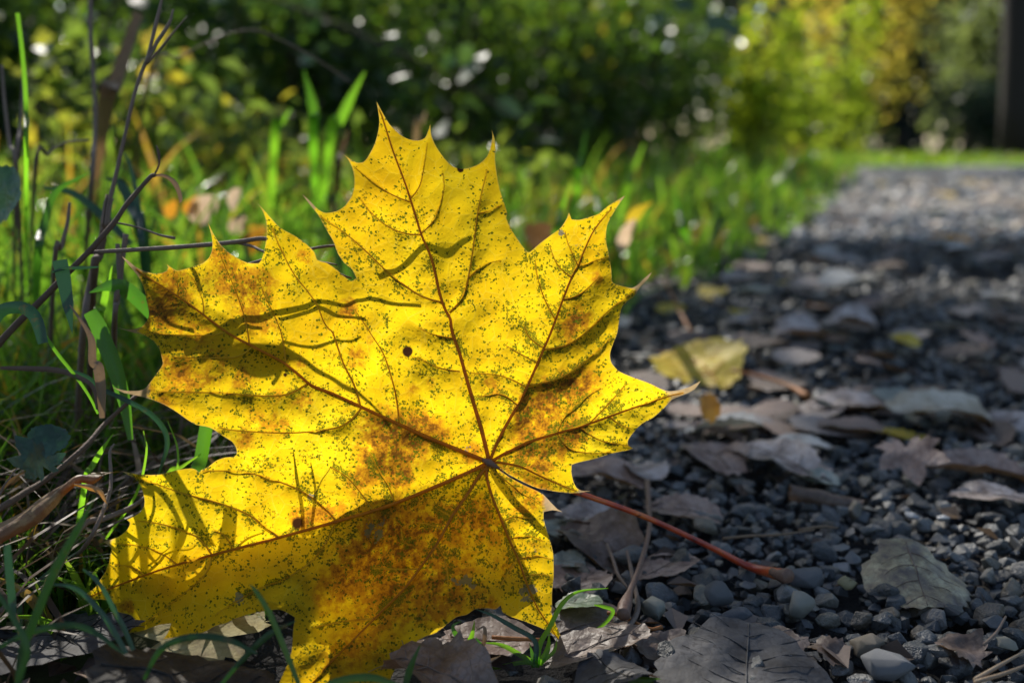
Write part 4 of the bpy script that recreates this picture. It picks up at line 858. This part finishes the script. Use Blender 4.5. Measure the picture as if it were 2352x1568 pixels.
# curled bark and sticks
def curl_bark(px, py, Lp, label):
    p = gd(px, py, .004); d = depth_of(p); L = W(Lp, d); V = []; F = []; n = 14
    for i in range(n + 1):
        t = i / n; r = L * (.13 - .05 * t) * (1 + .2 * noise.noise(Vector((t * 4, 2, 0))))
        for k in range(9):
            a = -.6 + 4.6 * k / 8; rr = r * (1 - .22 * k / 8)
            V.append(Vector((L * (t - .5) + .06 * L * noise.noise(Vector((t * 3, k * .5, 1))), math.cos(a) * rr, rr * .95 + math.sin(a) * rr)))
    for i in range(n):
        for k in range(8): q = i * 9 + k; F.append((q, q + 1, q + 10, q + 9))
    o = link('curled_leaf', mesh_py('curled_leaf', V, F), D_BROWN, None, p); o.rotation_euler = (0, R(4), R(-12)); tag(o, label, 'leaf', LV)
curl_bark(1895, 1160, 165, 'dark brown rolled-up leaf lying like a tube on the gravel')
def stick(name, label, cat, P, radii, m, group=None, **kw): return tag(tube(name, P, radii, m, None, **kw), label, cat, group)
def GP(L, z0, z1=None):
    z1 = z0 if z1 is None else z1; n = len(L) - 1
    return [gd(x, y, z0 + (z1 - z0) * i / n) for i, (x, y) in enumerate(L)]
ds = .30
stick('dry_leaf_stalk', 'grey-brown leaf stalk with a swollen end, crossing under the red petiole', 'stalk', GP([(1487, 1105), (1490, 1160), (1492, 1205), (1483, 1255), (1462, 1320), (1446, 1360), (1436, 1390), (1431, 1412)], .012, .009), [.0010, .0009, .0008, .0008, .0008, .0010, .0021, .0019], M_STICK, sides=9)
stick('dry_leaf_stalk', 'thin dark stalk lying left of the swollen-ended one', 'stalk', GP([(1440, 1265), (1448, 1300), (1456, 1340), (1466, 1392), (1450, 1430), (1425, 1450)], .007, .006), [.0005, .0007, .0007, .0008, .0008, .0005], M_STALK)
stick('dry_leaf_stalk', 'short forked grey stalk beside the tan toothed leaf', 'stalk', GP([(1395, 1250), (1410, 1290), (1420, 1320), (1442, 1350)], .009, .006), [.0005, .0006, .0006, .0004], M_STALK)
stick('dry_leaf_stalk', 'curved orange leaf stalk right of the pointed lobe', 'stalk', GP([(1395, 1406), (1430, 1414), (1465, 1432), (1495, 1444), (1520, 1440)], .006, .005), [.0006, .0005, .0005, .0005, .0007], M_RUST)
stick('dry_leaf_stalk', 'orange stalk lying behind the grass tuft', 'stalk', GP([(1130, 1462), (1180, 1466), (1240, 1468)], .006), [.0006, .0006, .0005], M_RUST)
stick('dry_leaf_stalk', 'rusty stalk leaning behind the yellow lying leaf', 'stalk', [gd(1608, 800, .004), pt(1560, 712, .75), pt(1524, 640, .75)], [.0012, .001, .0008], M_RUST)
stick('dry_leaf_stalk', 'reddish stalk of the yellow lying leaf with a thick end', 'stalk', GP([(1680, 850), (1740, 862), (1810, 885), (1858, 912)], .014, .008), [.0009, .0009, .001, .0024], M_RUST)
stick('straw', 'thin straw-coloured grass stem lying on the stones', 'stem', GP([(1660, 1236), (1720, 1230), (1780, 1228), (1830, 1222), (1870, 1216)], .010), [.0005, .0005, .0004, .0003], M_STRAW)
stick('straw', 'short straw bit beside the lying grass stem', 'stem', GP([(1835, 1216), (1890, 1208), (1925, 1212)], .009), [.0005, .0005, .0003], M_STRAW)
stick('pine_needle', 'tan pine needle pair at the lower right corner, upper one', 'needle', GP([(2240, 1560), (2300, 1525), (2352, 1496)], .009), [.0006, .0005, .0003], M_STRAW)
stick('pine_needle', 'tan pine needle at the lower right corner, lower one', 'needle', GP([(2240, 1566), (2310, 1545), (2360, 1525)], .009), [.0006, .0005, .0003], M_STRAW)
stick('thin_twig', 'thin dark twig on the stones at the lower right', 'twig', GP([(2260, 1480), (2290, 1450), (2310, 1415)], .010), [.0004, .0004, .0003], M_STALK)

# scattered leaves further along the path: one mesh per sort, copied
SORTS = []
for s, (k, m) in enumerate((('oval', D_LILAC), ('oval', D_ROSY), ('round', D_BROWN), ('maple', D_PALE), ('oval', D_SAGE), ('round', D_LILAC), ('oval', D_YELLOW), ('maple', D_ROSY), ('oval', D_PALE))):
    V, F = fallen_mesh(k, 1.0, .75, .25, 70 + s, 9); V[:, 2] -= V[:, 2].min(); me = mesh_np('scattered_leaf', V, F); me.materials.append(m); SORTS.append(me)
SN = ['grey lilac', 'rosy brown', 'dull brown', 'pale lobed', 'grey-green', 'round lilac', 'yellow', 'brown lobed', 'whitish']
placed = 0
while placed < 300:
    y = .44 + 5.2 * rng.uniform(0, 1) ** 1.6; x = rng.uniform(-.1, .56) * y
    if x < edge(y) - .04 * y: continue
    i = int(rng.choice(9, p=[.14, .20, .29, .04, .08, .08, .05, .07, .05])); s = rng.uniform(.010, .034) * (1 + .35 * min(y, 3))
    o = bpy.data.objects.new('scattered_leaf', SORTS[i]); COL.objects.link(o); o.location = (x, y, .003 + rng.uniform(0, .004)); o.scale = (s, s, s * rng.uniform(.25, .9))
    o.rotation_euler = (rng.normal(0, .15), rng.normal(0, .15), rng.uniform(0, 6.28))
    sx, sy, _ = proj(np.array([[x, y, .01]]))
    tag(o, f'small blurred {SN[i]} leaf {beside(sx[0], sy[0], PA)}', 'leaf', 'small leaves scattered on the path'); placed += 1
# fallen leaves in the grass
for i in range(34):
    y = .42 + 1.3 * rng.uniform(0, 1) ** 1.3; x = rng.uniform(-.55, .2) * y
    if x > edge(y): x = edge(y) - .05
    k = int(rng.choice([1, 2, 6, 6, 7])); s = rng.uniform(.03, .055); o = bpy.data.objects.new('scattered_leaf', SORTS[k]); COL.objects.link(o)
    o.location = (x, y, rng.uniform(.004, .03)); o.scale = (s, s, s); o.rotation_euler = (rng.normal(0, .5), rng.normal(0, .5), rng.uniform(0, 6.28))
    tag(o, f'{SN[k]} fallen leaf caught low among the verge grass', 'leaf', 'leaves caught in the grass')
for i, (x, y, L, m, lab, k) in enumerate(((470, 478, 95, D_SUNNY, 'pale pinkish curled leaf in the grass left of the maple tip', 'oval'), (540, 455, 55, D_SUNNY, 'small tan leaf above the pale pinkish one', 'round'), (395, 480, 46, D_ORANGE, 'orange leaf in the grass, leftmost of two', 'oval'), (440, 470, 50, D_ORANGE, 'orange leaf in the grass beside the pale curled leaf', 'oval'), (548, 515, 60, D_SUNNY, 'grey leaf in the grass below the pale curled one', 'oval'), (585, 545, 90, D_ORANGE, 'orange leaf behind the tooth of the left lobe', 'round'), (440, 640, 60, D_ORANGE, 'small orange leaf glowing low behind the left lobe', 'oval'), (1440, 540, 110, D_SUNNY, 'pale leaf leaning in the grass beside the right lobe tip', 'lance'), (1470, 490, 90, D_YELLOW, 'yellow-brown leaf in the grass right of the right lobe tip', 'round'), (1240, 545, 110, D_BROWN, 'dark brown leaf in the grass behind the notch', 'round'))):
    p = pt(x, y, .62); me_V, F = fallen_mesh(k, W(L, .62), W(L * (.34 if k == 'lance' else .7), .62), .3, 90 + i, 9); o = link('fallen_leaf', mesh_np('fallen_leaf', me_V, F), m, None, p)
    o.rotation_euler = (SUN + Vector(rng.normal(size=3)) * .25).to_track_quat('Z', 'Y').to_euler(); tag(o, lab, 'leaf', 'leaves caught in the grass')
# crumbs of leaf and straw between the stones and on the verge
nC = 2600; y = .15 + .6 * rng.uniform(0, 1, nC) ** 1.2; x = rng.uniform(-.6, .6, nC) * y; ok = (x < edge(y) + .07 * rng.uniform(0, 1, nC) ** 2) | (rng.uniform(0, 1, nC) < .13); x, y = x[ok], y[ok]
X0, Y0, dd = proj(np.column_stack([x, y, 0 * x])); ok = ~((X0 > 240) & (X0 < 720) & (Y0 > 1370)); x, y = x[ok], y[ok]
V, F, t = cards(np.column_stack([x, y, rng.uniform(.001, .006, len(x))]), rng.uniform(.003, .013, len(x)), asp=.7, up=2.2)
m_cr = plant_mat('leaf_crumbs', [(0, (.03, .022, .016)), (.5, (.09, .06, .045)), (1, (.2, .15, .12))], [(0, (.1, .05, .02)), (1, (.3, .18, .08))], .15, .6, .3)
tag(link('leaf_litter', mesh_np('leaf_litter', V, F, dict(tone=t), False), m_cr), kind='stuff')
nC = 2200; y = .2 + .5 * rng.uniform(0, 1, nC); x = rng.uniform(-.7, .1, nC) * y; ok = x < edge(y) - .03; x, y = x[ok], y[ok]; n = len(x)
X0, Y0, dd = proj(np.column_stack([x, y, 0 * x])); ok = ~((dd < .285) & (X0 > 180) & (X0 < 1400)); x, y = x[ok], y[ok]; n = len(x)
Bs = np.column_stack([x, y, rng.uniform(0, .012, n)])
V, F, tn, C = grass_geo(Bs, rng.uniform(.02, .075, n), rng.uniform(.001, .0026, n), rng.uniform(0, 6.28, n), rng.uniform(.7, 2.2, n), rng.uniform(0, 1, n), 5)
XX, YY, DD = proj(C.reshape(-1, 3)); inside = pip(XX, YY, np.array(OUT)) & (DD < .30); good = ~(inside | (DD < .225)).reshape(n, -1).any(1)
F = F.reshape(n, -1, 4)[good].reshape(-1, 4)
m_ds = plant_mat('dead_grass', [(0, (.04, .023, .014)), (.6, (.10, .064, .04)), (1, (.2, .145, .09))], [(0, (.1, .05, .02)), (1, (.4, .26, .1))], .3, .55, .3)
tag(link('dead_grass', mesh_np('dead_grass', V, F, dict(tone=tn)), m_ds), kind='stuff')

# ------------------------------------------------------------------ stalks, twigs and blades on the left
TW = 'dead stalks on the left'
t = empty('dead_stalk', gd(188, 1100, 0), 'tall thin dry stem with a forked top at the upper left', 'stem', TW)
tube('stalk', [gd(170, 1120, 0)] + PX([(188, 800), (205, 660), (222, 590), (238, 520), (262, 420), (285, 320), (308, 220), (330, 155), (340, 138)], .325, .315), [.0011, .0010, .0008, .0006, .00055, .0005], M_STALK, t, 8)
tube('fork', PX([(336, 145), (350, 90), (362, 40), (376, -20)], .315), [.0006, .0006, .0004], M_STALK, t, 6)
tube('fork', PX([(338, 140), (362, 95), (388, 55), (398, 22)], .315), [.0005, .0006, .0003], M_STALK, t, 6)
tube('fork', PX([(336, 148), (370, 110), (398, 75), (430, 38)], .318), [.0004, .0004, .0002], M_STALK, t, 6)
t = empty('broken_stalk', gd(215, 1090, 0), 'short thick broken stalk with frayed brown top', 'stalk', TW)
tube('stalk', [gd(200, 1100, 0)] + PX([(214, 660), (226, 590), (240, 520), (252, 448)], .322), [.0010, .0012, .0014, .0014, .0011], M_TWIG, t, 8, wob=.3)
for dx in (-6, 2, 8): tube('fibre', PX([(240 + dx, 520), (246 + dx, 470), (252 + dx * 1.2, 440 + abs(dx) * 2)], .320), [.0005, .0005, .0002], M_STALK, t, 5)
t = empty('dry_twig', gd(20, 1000, 0), 'brown twig rising to a drooping tip, with a side branch reaching the maple leaf', 'twig', TW)
tube('stalk', PX([(-40, 830), (37, 746), (77, 707), (158, 624), (204, 578), (261, 512), (290, 470), (312, 444), (345, 407), (356, 402)], .285, .300), [.0010, .0010, .0009, .00075, .0007, .0006], M_TWIG, t, 8, wob=.25)
blade('withered_tip', None, None, PX([(352, 404), (373, 403), (395, 414), (408, 433), (415, 458), (412, 466)], .30), [W(5, .3), W(8, .3), W(12, .3), W(9, .3), W(2, .3)], M_STRAW, t, fold=.6)
tube('shoot', PX([(354, 403), (365, 378), (364, 352), (359, 334)], .30), [.0003, .0003, .0005, .0002], M_TWIG, t, 5)
tube('shoot', PX([(266, 511), (300, 518), (332, 527), (368, 540), (402, 547)], .297), [.0003, .0003, .0003, .0005], M_STALK, t, 5)
tube('branch', PX([(200, 580), (300, 574), (400, 568), (490, 561), (555, 554), (606, 548), (650, 566), (720, 605), (790, 660)], .294, .306), [.0006, .0007, .0007, .0007, .0005, .0004], M_STALK, t, 7)
tube('branch', PX([(545, 557), (580, 566), (607, 578), (680, 596), (740, 602), (774, 608)], .302, .285), [.0005, .0004, .0004, .0002], M_STALK, t, 5)
stick('dead_stalk', 'dark short stalk standing before the left lobe tip', 'stem', [gd(258, 1050, 0)] + PX([(262, 760), (270, 690), (275, 640), (272, 600), (270, 560)], .31), [.0008, .0008, .0008, .0007], M_STALK, TW)
stick('dead_stalk', 'short stalk with a fluffy broken end beside the left lobe tip', 'stem', [gd(262, 1060, 0)] + PX([(264, 732), (276, 650), (282, 590), (289, 537)], .312), [.0008, .0008, .0007, .0009], M_STALK, TW)
stick('fallen_branch', 'long straight brown stick slanting down to the left, tip behind the left lobe', 'stick', PX([(316, 905), (242, 972), (198, 1022), (123, 1088), (53, 1134), (-30, 1185)], .292, .250), [.0006, .0007, .0008, .0010], M_TWIG, TW, wob=.2)
stick('dead_stalk', 'thin upright brown stem far left', 'stem', [gd(60, 900, 0)] + PX([(40, 430), (22, 330), (10, 230), (4, 150)], .40), [.0009, .0008, .0005], M_STALK, TW)
stick('dead_stalk', 'blurred tall brown stalk in the upper left', 'stem', [gd(180, 800, 0)] + PX([(205, 480), (218, 300), (215, 180), (208, 90), (207, -30)], .43), [.0012, .001, .0009, .001], M_STALK, TW)
stick('dead_stalk', 'blurred brown stem leaning beside the far left one', 'stem', [gd(30, 850, 0)] + PX([(36, 430), (48, 280), (55, 130)], .42), [.0009, .0008, .0005], M_STALK, TW)
stick('dead_stalk', 'arching brown stem on the far left', 'stem', [gd(60, 830, 0)] + PX([(80, 405), (110, 355), (150, 328), (205, 322)], .41), [.0008, .0007, .0004], M_STALK, TW)
stick('dead_stalk', 'slim brown stalk with a curved foot left of the thick twig', 'stem', [gd(105, 1010, 0)] + PX([(125, 610), (140, 570), (155, 510), (160, 465)], .34), [.0009, .0008, .0007, .0005], M_STALK, TW)
stick('dead_stalk', 'long thin grass stalk arching across the upper picture', 'stem', [gd(300, 600, 0)] + PX([(330, 240), (420, 130), (560, 70), (650, 95), (740, 145), (805, 190)], .50), [.0008, .0006, .0005, .0004], M_STRAW, TW)
stick('dead_stalk', 'thin dry stalk hanging down beside the yellow edge at left', 'stem', [gd(150, 1300, 0)] + PX([(205, 1240), (247, 1145), (255, 1100), (252, 1040), (262, 1020)], .268, .285), [.0006, .0006, .0005, .0003], M_STALK, TW)
stick('dead_stalk', 'dark dry stem lying across the lower left shade', 'stem', PX([(110, 1350), (185, 1212), (240, 1190), (300, 1165), (335, 1140)], .262, .285), [.0008, .0009, .0008, .0006], M_STALK, TW)
GB = 'single grass blades on the left'
def gb(label, L, d, widths, m, name='blade_of_grass', d1=None, base=None, **kw):
    P = PX(L, d, d1); P = ([gd(*base, 0)] if base else []) + P
    return blade(name, label, 'grass blade', P, [W(w, d) for w in widths], m, None, GB, **kw)
gb('broad dark green blade arching behind the left lobe', [(205, 672), (253, 656), (290, 664), (345, 715), (395, 775)], .295, [2, 26, 36, 34, 30], M_BLADE, d1=.315)
gb('bright green pointed blade lit from behind, left of the lobe tip', [(222, 760), (235, 700), (246, 655), (258, 610)], .315, [18, 24, 17, 1], M_BRIGHT, base=(215, 1000))
gb('blue-green blade tip hanging straight down', [(137, 597), (146, 640), (156, 700), (166, 766)], .283, [32, 31, 24, 1], M_TEAL, fold=.15)
gb('short blue-green blade end pointing right', [(120, 625), (152, 616), (190, 615), (226, 613)], .281, [4, 8, 8, 3], M_TEAL)
gb('folded blue-green blade with a cut end at the left edge', [(-40, 790), (-5, 722), (29, 706), (62, 711), (84, 736), (99, 788)], .275, [24, 28, 28, 28, 27, 22], M_TEAL, fold=.3)
gb('slender green hairy blade slanting down to the right', [(94, 755), (132, 812), (176, 867), (205, 910), (225, 950)], .278, [6, 8, 7, 6, 5], M_BRIGHT)
gb('withered grey-brown blade hanging in front of the broad green one', [(160, 700), (180, 728), (200, 758), (211, 785), (213, 830), (226, 845), (232, 900), (235, 960)], .280, [3, 6, 10, 16, 18, 24, 22, 12], M_STRAW, fold=.5)
gb('broad green blade with rusty edges standing left of the lower tips', [(206, 715), (225, 748), (242, 790), (262, 840), (285, 920), (300, 1010)], .296, [30, 36, 36, 36, 28, 12], M_BLADE)
gb('pale straw-green blade arching down beside the left lobe', [(150, 846), (200, 866), (232, 892), (292, 920), (345, 950), (376, 985), (384, 1020), (374, 1060), (362, 1095)], .288, [6, 10, 10, 11, 12, 12, 11, 8, 3], M_TEAL)
gb('dry brown blade arching above the pale one', [(0, 845), (60, 846), (130, 850), (180, 866), (214, 890), (222, 940)], .278, [8, 12, 13, 11, 9, 3], M_TWIG, fold=.4)
gb('bright green blade tip standing in the shade', [(195, 1110), (212, 1070), (236, 1030), (260, 995)], .272, [13, 14, 12, 1], M_BRIGHT, base=(170, 1290))
gb('dark green striped blade behind the notch of the lower lobe', [(448, 1120), (462, 1050), (472, 990), (480, 930)], .292, [26, 30, 30, 28], M_BLADE, base=(440, 1330))
gb('narrow green blade crossing behind the striped one', [(380, 1105), (420, 1070), (462, 1042)], .29, [9, 10, 2], M_BRIGHT, base=(350, 1300))
gb('blue-green upright blade with a blunt tip near the left edge', [(16, 1250), (22, 1320), (28, 1380), (34, 1428)], .235, [15, 18, 17, 8], M_TEAL)
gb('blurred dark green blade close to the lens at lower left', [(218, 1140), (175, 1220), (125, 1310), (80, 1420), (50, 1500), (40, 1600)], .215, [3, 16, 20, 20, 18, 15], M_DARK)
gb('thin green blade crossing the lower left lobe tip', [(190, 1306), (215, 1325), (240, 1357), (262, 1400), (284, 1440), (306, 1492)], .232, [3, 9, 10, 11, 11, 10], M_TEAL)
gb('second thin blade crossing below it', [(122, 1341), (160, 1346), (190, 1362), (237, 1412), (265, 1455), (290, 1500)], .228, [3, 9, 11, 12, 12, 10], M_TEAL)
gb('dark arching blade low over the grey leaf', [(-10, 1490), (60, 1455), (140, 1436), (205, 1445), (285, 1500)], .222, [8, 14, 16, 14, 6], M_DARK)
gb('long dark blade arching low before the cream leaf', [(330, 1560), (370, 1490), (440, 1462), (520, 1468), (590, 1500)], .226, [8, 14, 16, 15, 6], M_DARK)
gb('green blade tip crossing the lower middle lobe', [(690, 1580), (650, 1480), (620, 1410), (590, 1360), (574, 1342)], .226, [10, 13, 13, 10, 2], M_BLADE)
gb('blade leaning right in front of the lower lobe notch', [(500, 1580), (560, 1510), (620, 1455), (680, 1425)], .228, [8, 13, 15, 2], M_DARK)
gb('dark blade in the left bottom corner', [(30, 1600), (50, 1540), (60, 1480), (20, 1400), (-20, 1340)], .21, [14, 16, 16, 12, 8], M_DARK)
gb('blurred bright green blade standing above the grass, left of the pair', [(720, 330), (722, 270), (712, 215), (697, 160)], .60, [16, 22, 22, 3], M_BRIGHT, base=(730, 560))
gb('blurred bright green blade leaning right, of the pair by the maple tip', [(755, 340), (780, 280), (808, 220), (838, 165)], .60, [16, 22, 22, 3], M_BRIGHT, base=(730, 560))
gb('blurred short green blade left of the bright pair', [(630, 330), (645, 285), (668, 250)], .62, [18, 20, 4], M_BRIGHT, base=(620, 560))
gb('blurred orange-brown blade behind the maple tip', [(955, 320), (968, 285), (978, 255)], .7, [14, 14, 3], M_STRAW, base=(940, 560))
gb('blurred orange blade beside the bright pair', [(772, 420), (785, 350), (800, 300)], .62, [12, 14, 3], M_STRAW, base=(760, 560))
gb('wide blurred pinkish dry blade leaning at upper left', [(235, 290), (262, 200), (285, 130), (318, 30)], .55, [30, 34, 30, 22], M_STRAW, base=(200, 560))
gb('blurred green blade with round tip at the upper left edge', [(60, 420), (60, 250), (52, 130), (40, 30)], .36, [8, 10, 10, 9], M_BRIGHT, base=(60, 800))
gb('blurred bluish blade arching left of the dead stalk', [(330, 560), (300, 470), (275, 420), (240, 410)], .42, [24, 28, 22, 4], M_TEAL, base=(350, 800))
gb('blurred bluish blade crossing low on the left', [(100, 430), (170, 445), (240, 500), (300, 560)], .40, [6, 16, 20, 14], M_TEAL)
gb('slim dark blade bowing right of the dead stalk', [(330, 620), (318, 480), (302, 390), (285, 350)], .40, [14, 14, 10, 3], M_TEAL, base=(340, 860))
gb('arching green blade in the upper left', [(85, 620), (100, 520), (130, 440), (200, 400)], .38, [16, 18, 16, 4], M_BLADE, base=(80, 850))
for i, (x, y, a, d) in enumerate(((1455, 330, 20, 1.0), (1335, 300, 10, .8), (1560, 420, -15, .8), (1290, 420, 18, .6), (1370, 390, -14, .7))):
    gb(['blurred green blade rising above the right verge', 'blurred green blade between the two right lobes', 'blurred blade near the path edge', 'blurred blade just right of the tallest lobe', 'short blurred blade right of the notch'][i], [(x - a, y + 120), (x, y + 60), (x + a * 1.2, y)], d, [14, 16, 3], M_BRIGHT, base=(x - a * 2, 560))
# seedling leaf, ivy, curled brown leaf
def flat_leaf(name, label, kind, x, y, d, Lp, Wp, rot, m, seed, cat='leaf', curl=.2, group=None):
    V, F = fallen_mesh(kind, W(Lp, d), W(Wp, d), curl, seed, 14); o = link(name, mesh_np(name, V, F), m, None, pt(x, y, d)); o.rotation_euler = rot; return tag(o, label, cat, group)
flat_leaf('seedling_leaf', 'round dark bluish-green leaf at the left edge', 'round', 5, 440, .34, 125, 130, (R(80), R(10), R(-20)), M_IVY, 61)
flat_leaf('ground_ivy_leaf', 'dark green crinkled lobed leaf low on the left, upper of two', 'round', 112, 1008, .262, 75, 95, (R(50), R(15), R(10)), M_IVY, 62)
flat_leaf('ground_ivy_leaf', 'dark green crinkled leaf low on the left, lower and wider', 'maple', 85, 1055, .258, 150, 170, (R(55), R(-10), R(70)), M_IVY, 63)
def curled(label):
    t = empty('curled_leaf', pt(130, 1150, .262), label, 'leaf', None); V = []; F = []
    top = PX([(-30, 1215), (40, 1185), (90, 1150), (140, 1117), (175, 1098), (207, 1080), (245, 1078), (288, 1077)], .262, .272)
    bot = PX([(-20, 1262), (45, 1222), (95, 1198), (128, 1168), (150, 1140), (190, 1112), (222, 1115), (240, 1092)], .252, .268)
    A, B = crom(top, 5), crom(bot, 5)
    for i in range(len(A)):
        for k in range(6):
            f = k / 5; p = A[i].lerp(B[i], f) - FWD * (.006 * math.sin(math.pi * f)) + Vector((0, 0, .0015 * noise.noise(A[i] * 90 + Vector((k, 0, 0))))); V.append(p - t.location)
    for i in range(len(A) - 1):
        for k in range(5): q = i * 6 + k; F.append((q, q + 1, q + 7, q + 6))
    link('blade', mesh_py('curled_blade', V, F), D_CURL, t)
    blade('curled_tip', None, None, PX([(170, 1112), (205, 1118), (228, 1128), (240, 1146), (247, 1158)], .258), [W(3, .26), W(14, .26), W(12, .26), W(7, .26), W(1, .26)], D_CURL, t, fold=.6)
D_CURL = dry_leaf_mat('curled_leaf_skin', (.16, .10, .05), (.05, .03, .02), (.36, .26, .12), (.75, .32, .03), .3)
curled('curled dark brown dead leaf with orange edges at lower left')

# grass tuft under the pointed lobe
t = empty('grass_tuft', gd(1232, 1530, 0), 'small green grass tuft rooted under the pointed lower lobe', 'grass tuft')
for L, w, m in (([(1235, 1525), (1240, 1480), (1262, 1440), (1292, 1385), (1330, 1358), (1398, 1350)], 12, M_BRIGHT), ([(1230, 1520), (1228, 1470), (1180, 1440), (1130, 1412), (1092, 1398)], 12, M_TEAL), ([(1240, 1522), (1258, 1490), (1262, 1450)], 14, M_BRIGHT), ([(1245, 1520), (1272, 1495), (1280, 1465)], 9, M_BRIGHT), ([(1230, 1525), (1190, 1500), (1150, 1480), (1105, 1475)], 12, M_BRIGHT), ([(1236, 1528), (1200, 1520), (1120, 1535), (1030, 1530)], 10, M_BRIGHT), ([(1225, 1530), (1222, 1500), (1216, 1475)], 9, M_BLADE)):
    blade('blade', None, None, [gd(L[0][0], L[0][1], 0)] + PX(L, .262), [W(w * .8, .26), W(w, .26), W(w * .9, .26), W(1, .26)], m, t)
t = empty('grass_tuft', gd(1075, 1530, 0), 'small yellowing grass tuft below the long lower lobe', 'grass tuft')
for L, w, m in (([(1075, 1530), (1074, 1490), (1085, 1455), (1090, 1425)], 14, M_BRIGHT), ([(1075, 1530), (1060, 1480), (1040, 1440), (1060, 1425)], 12, M_BLADE), ([(1080, 1535), (1110, 1480), (1112, 1440), (1090, 1450)], 10, M_STRAW), ([(1110, 1600), (1118, 1540), (1108, 1490), (1092, 1462)], 20, M_BLADE), ([(1080, 1540), (1050, 1510), (1000, 1490), (970, 1488)], 10, M_BRIGHT), ([(1090, 1540), (1120, 1520), (1150, 1505)], 12, M_STRAW)):
    blade('blade', None, None, [gd(L[0][0], L[0][1], 0)] + PX(L, .258), [W(w * .8, .26), W(w, .26), W(w * .9, .26), W(1, .26)], m, t)
gb('short green blade lying on the dark leaf right of the tuft', [(1340, 1545), (1362, 1520), (1385, 1500)], .262, [4, 10, 2], M_BRIGHT, base=(1330, 1560))
gb('green blade bent at the very bottom middle', [(1380, 1590), (1430, 1564), (1500, 1562), (1560, 1572)], .25, [6, 14, 14, 6], M_BRIGHT)
gb('thin blade with a yellow bend right of the pale green leaf', [(1340, 1465), (1390, 1430), (1408, 1402), (1385, 1392), (1365, 1388)], .272, [5, 8, 9, 8, 3], M_BRIGHT)
gb('dark blade at the bottom in front of the long lobe', [(700, 1620), (760, 1570), (850, 1555), (930, 1580)], .225, [10, 18, 18, 8], M_BLADE)
gb('upright dark blade before the long lower lobe tip', [(920, 1620), (940, 1540), (965, 1480)], .235, [12, 16, 3], M_BLADE)

# ------------------------------------------------------------------ plants and an added shading leaf between the sun and the leaf; their shadows fall on it
def caster(L, tdist): return [on_leaf(x, y) + SUN * tdist for x, y in L]
SH = 'dry stems behind the maple leaf'
stick('dead_stalk', 'dry stem hidden behind the tallest lobe, seen by its shadow', 'stem', caster([(868, 632), (914, 603), (987, 572), (1082, 542)], .018), [.0004, .0006, .0006, .0004], M_STALK, SH)
stick('dead_stalk', 'thin bent stem behind the left lobe, seen by its shadow', 'stem', caster([(640, 730), (700, 712), (776, 714), (840, 735)], .016), [.0003, .0004, .0003], M_STALK, SH)
stick('dead_stalk', 'slanting stem behind the left lobe casting a double line', 'stem', caster([(425, 812), (502, 758), (590, 726), (703, 698), (817, 680), (965, 697)], .020), [.0005, .0006, .0006, .0004, .0003], M_STALK, SH)
stick('dead_stalk', 'straight thin stem behind the left lobe edge', 'stem', caster([(455, 826), (520, 780), (600, 745)], .016), [.0004, .0006, .0003], M_STALK, SH)
vp = [(290, 1345), (340, 1321), (480, 1277), (645, 1233), (775, 1197), (905, 1157), (1030, 1105), (1110, 1070), (1118, 1110), (1150, 1180), (1200, 1280), (1240, 1380), (1180, 1405), (1080, 1400), (1000, 1430), (930, 1490), (890, 1570), (790, 1590), (745, 1570), (760, 1500), (740, 1420), (690, 1375), (640, 1380), (520, 1425), (400, 1430), (320, 1400)]
Vv, Fv = cdt(vp, 22); Pv = [on_leaf(x, y) + SUN * (.012 + .002 * noise.noise(Vector((x * .02, y * .02, 3)))) for x, y in Vv]; o0 = Pv[0].copy()
tag(link('added_shade_leaf', mesh_py('added_shade_leaf', [p - o0 for p in Pv], [tuple(int(i) for i in f) for f in Fv]), D_VEIL, None, o0), 'unseen yellow leaf added close behind the lower lobe to darken it', 'leaf')  # hidden leaf, added only to shade the lower lobe
for i, (L, w, td) in enumerate((([(700, 1260), (692, 1168), (681, 1094), (672, 1030)], 18, .020), ([(716, 1250), (718, 1168), (722, 1113), (712, 1055)], 15, .022), ([(716, 1180), (722, 1127), (760, 1068)], 8, .022), ([(255, 1350), (326, 1249), (352, 1150), (345, 1095)], 13, .016), ([(390, 1290), (425, 1216), (428, 1150), (405, 1085)], 12, .018), ([(330, 1330), (380, 1270), (451, 1246)], 13, .012), ([(300, 1350), (345, 1290), (390, 1250)], 10, .014), ([(520, 1300), (560, 1240), (610, 1205)], 14, .013))):
    blade('blade_of_grass', ['green blade right behind the lower left lobe, seen by its shadow', 'second green blade behind the lower left lobe', 'thin forked blade behind the lower left lobe', 'long blade behind the lobe tip at lower left', 'curved blade behind the lower left lobe', 'bent blade low behind the lobe tip', 'short blade low behind the lobe tip', 'blunt blade behind the middle of the lower lobe'][i], 'grass blade', caster(L, td), [W(w * .45, .28), W(w * .5, .28), W(w * .4, .28), W(2, .28)], M_BRIGHT, None, 'blades behind the maple leaf')
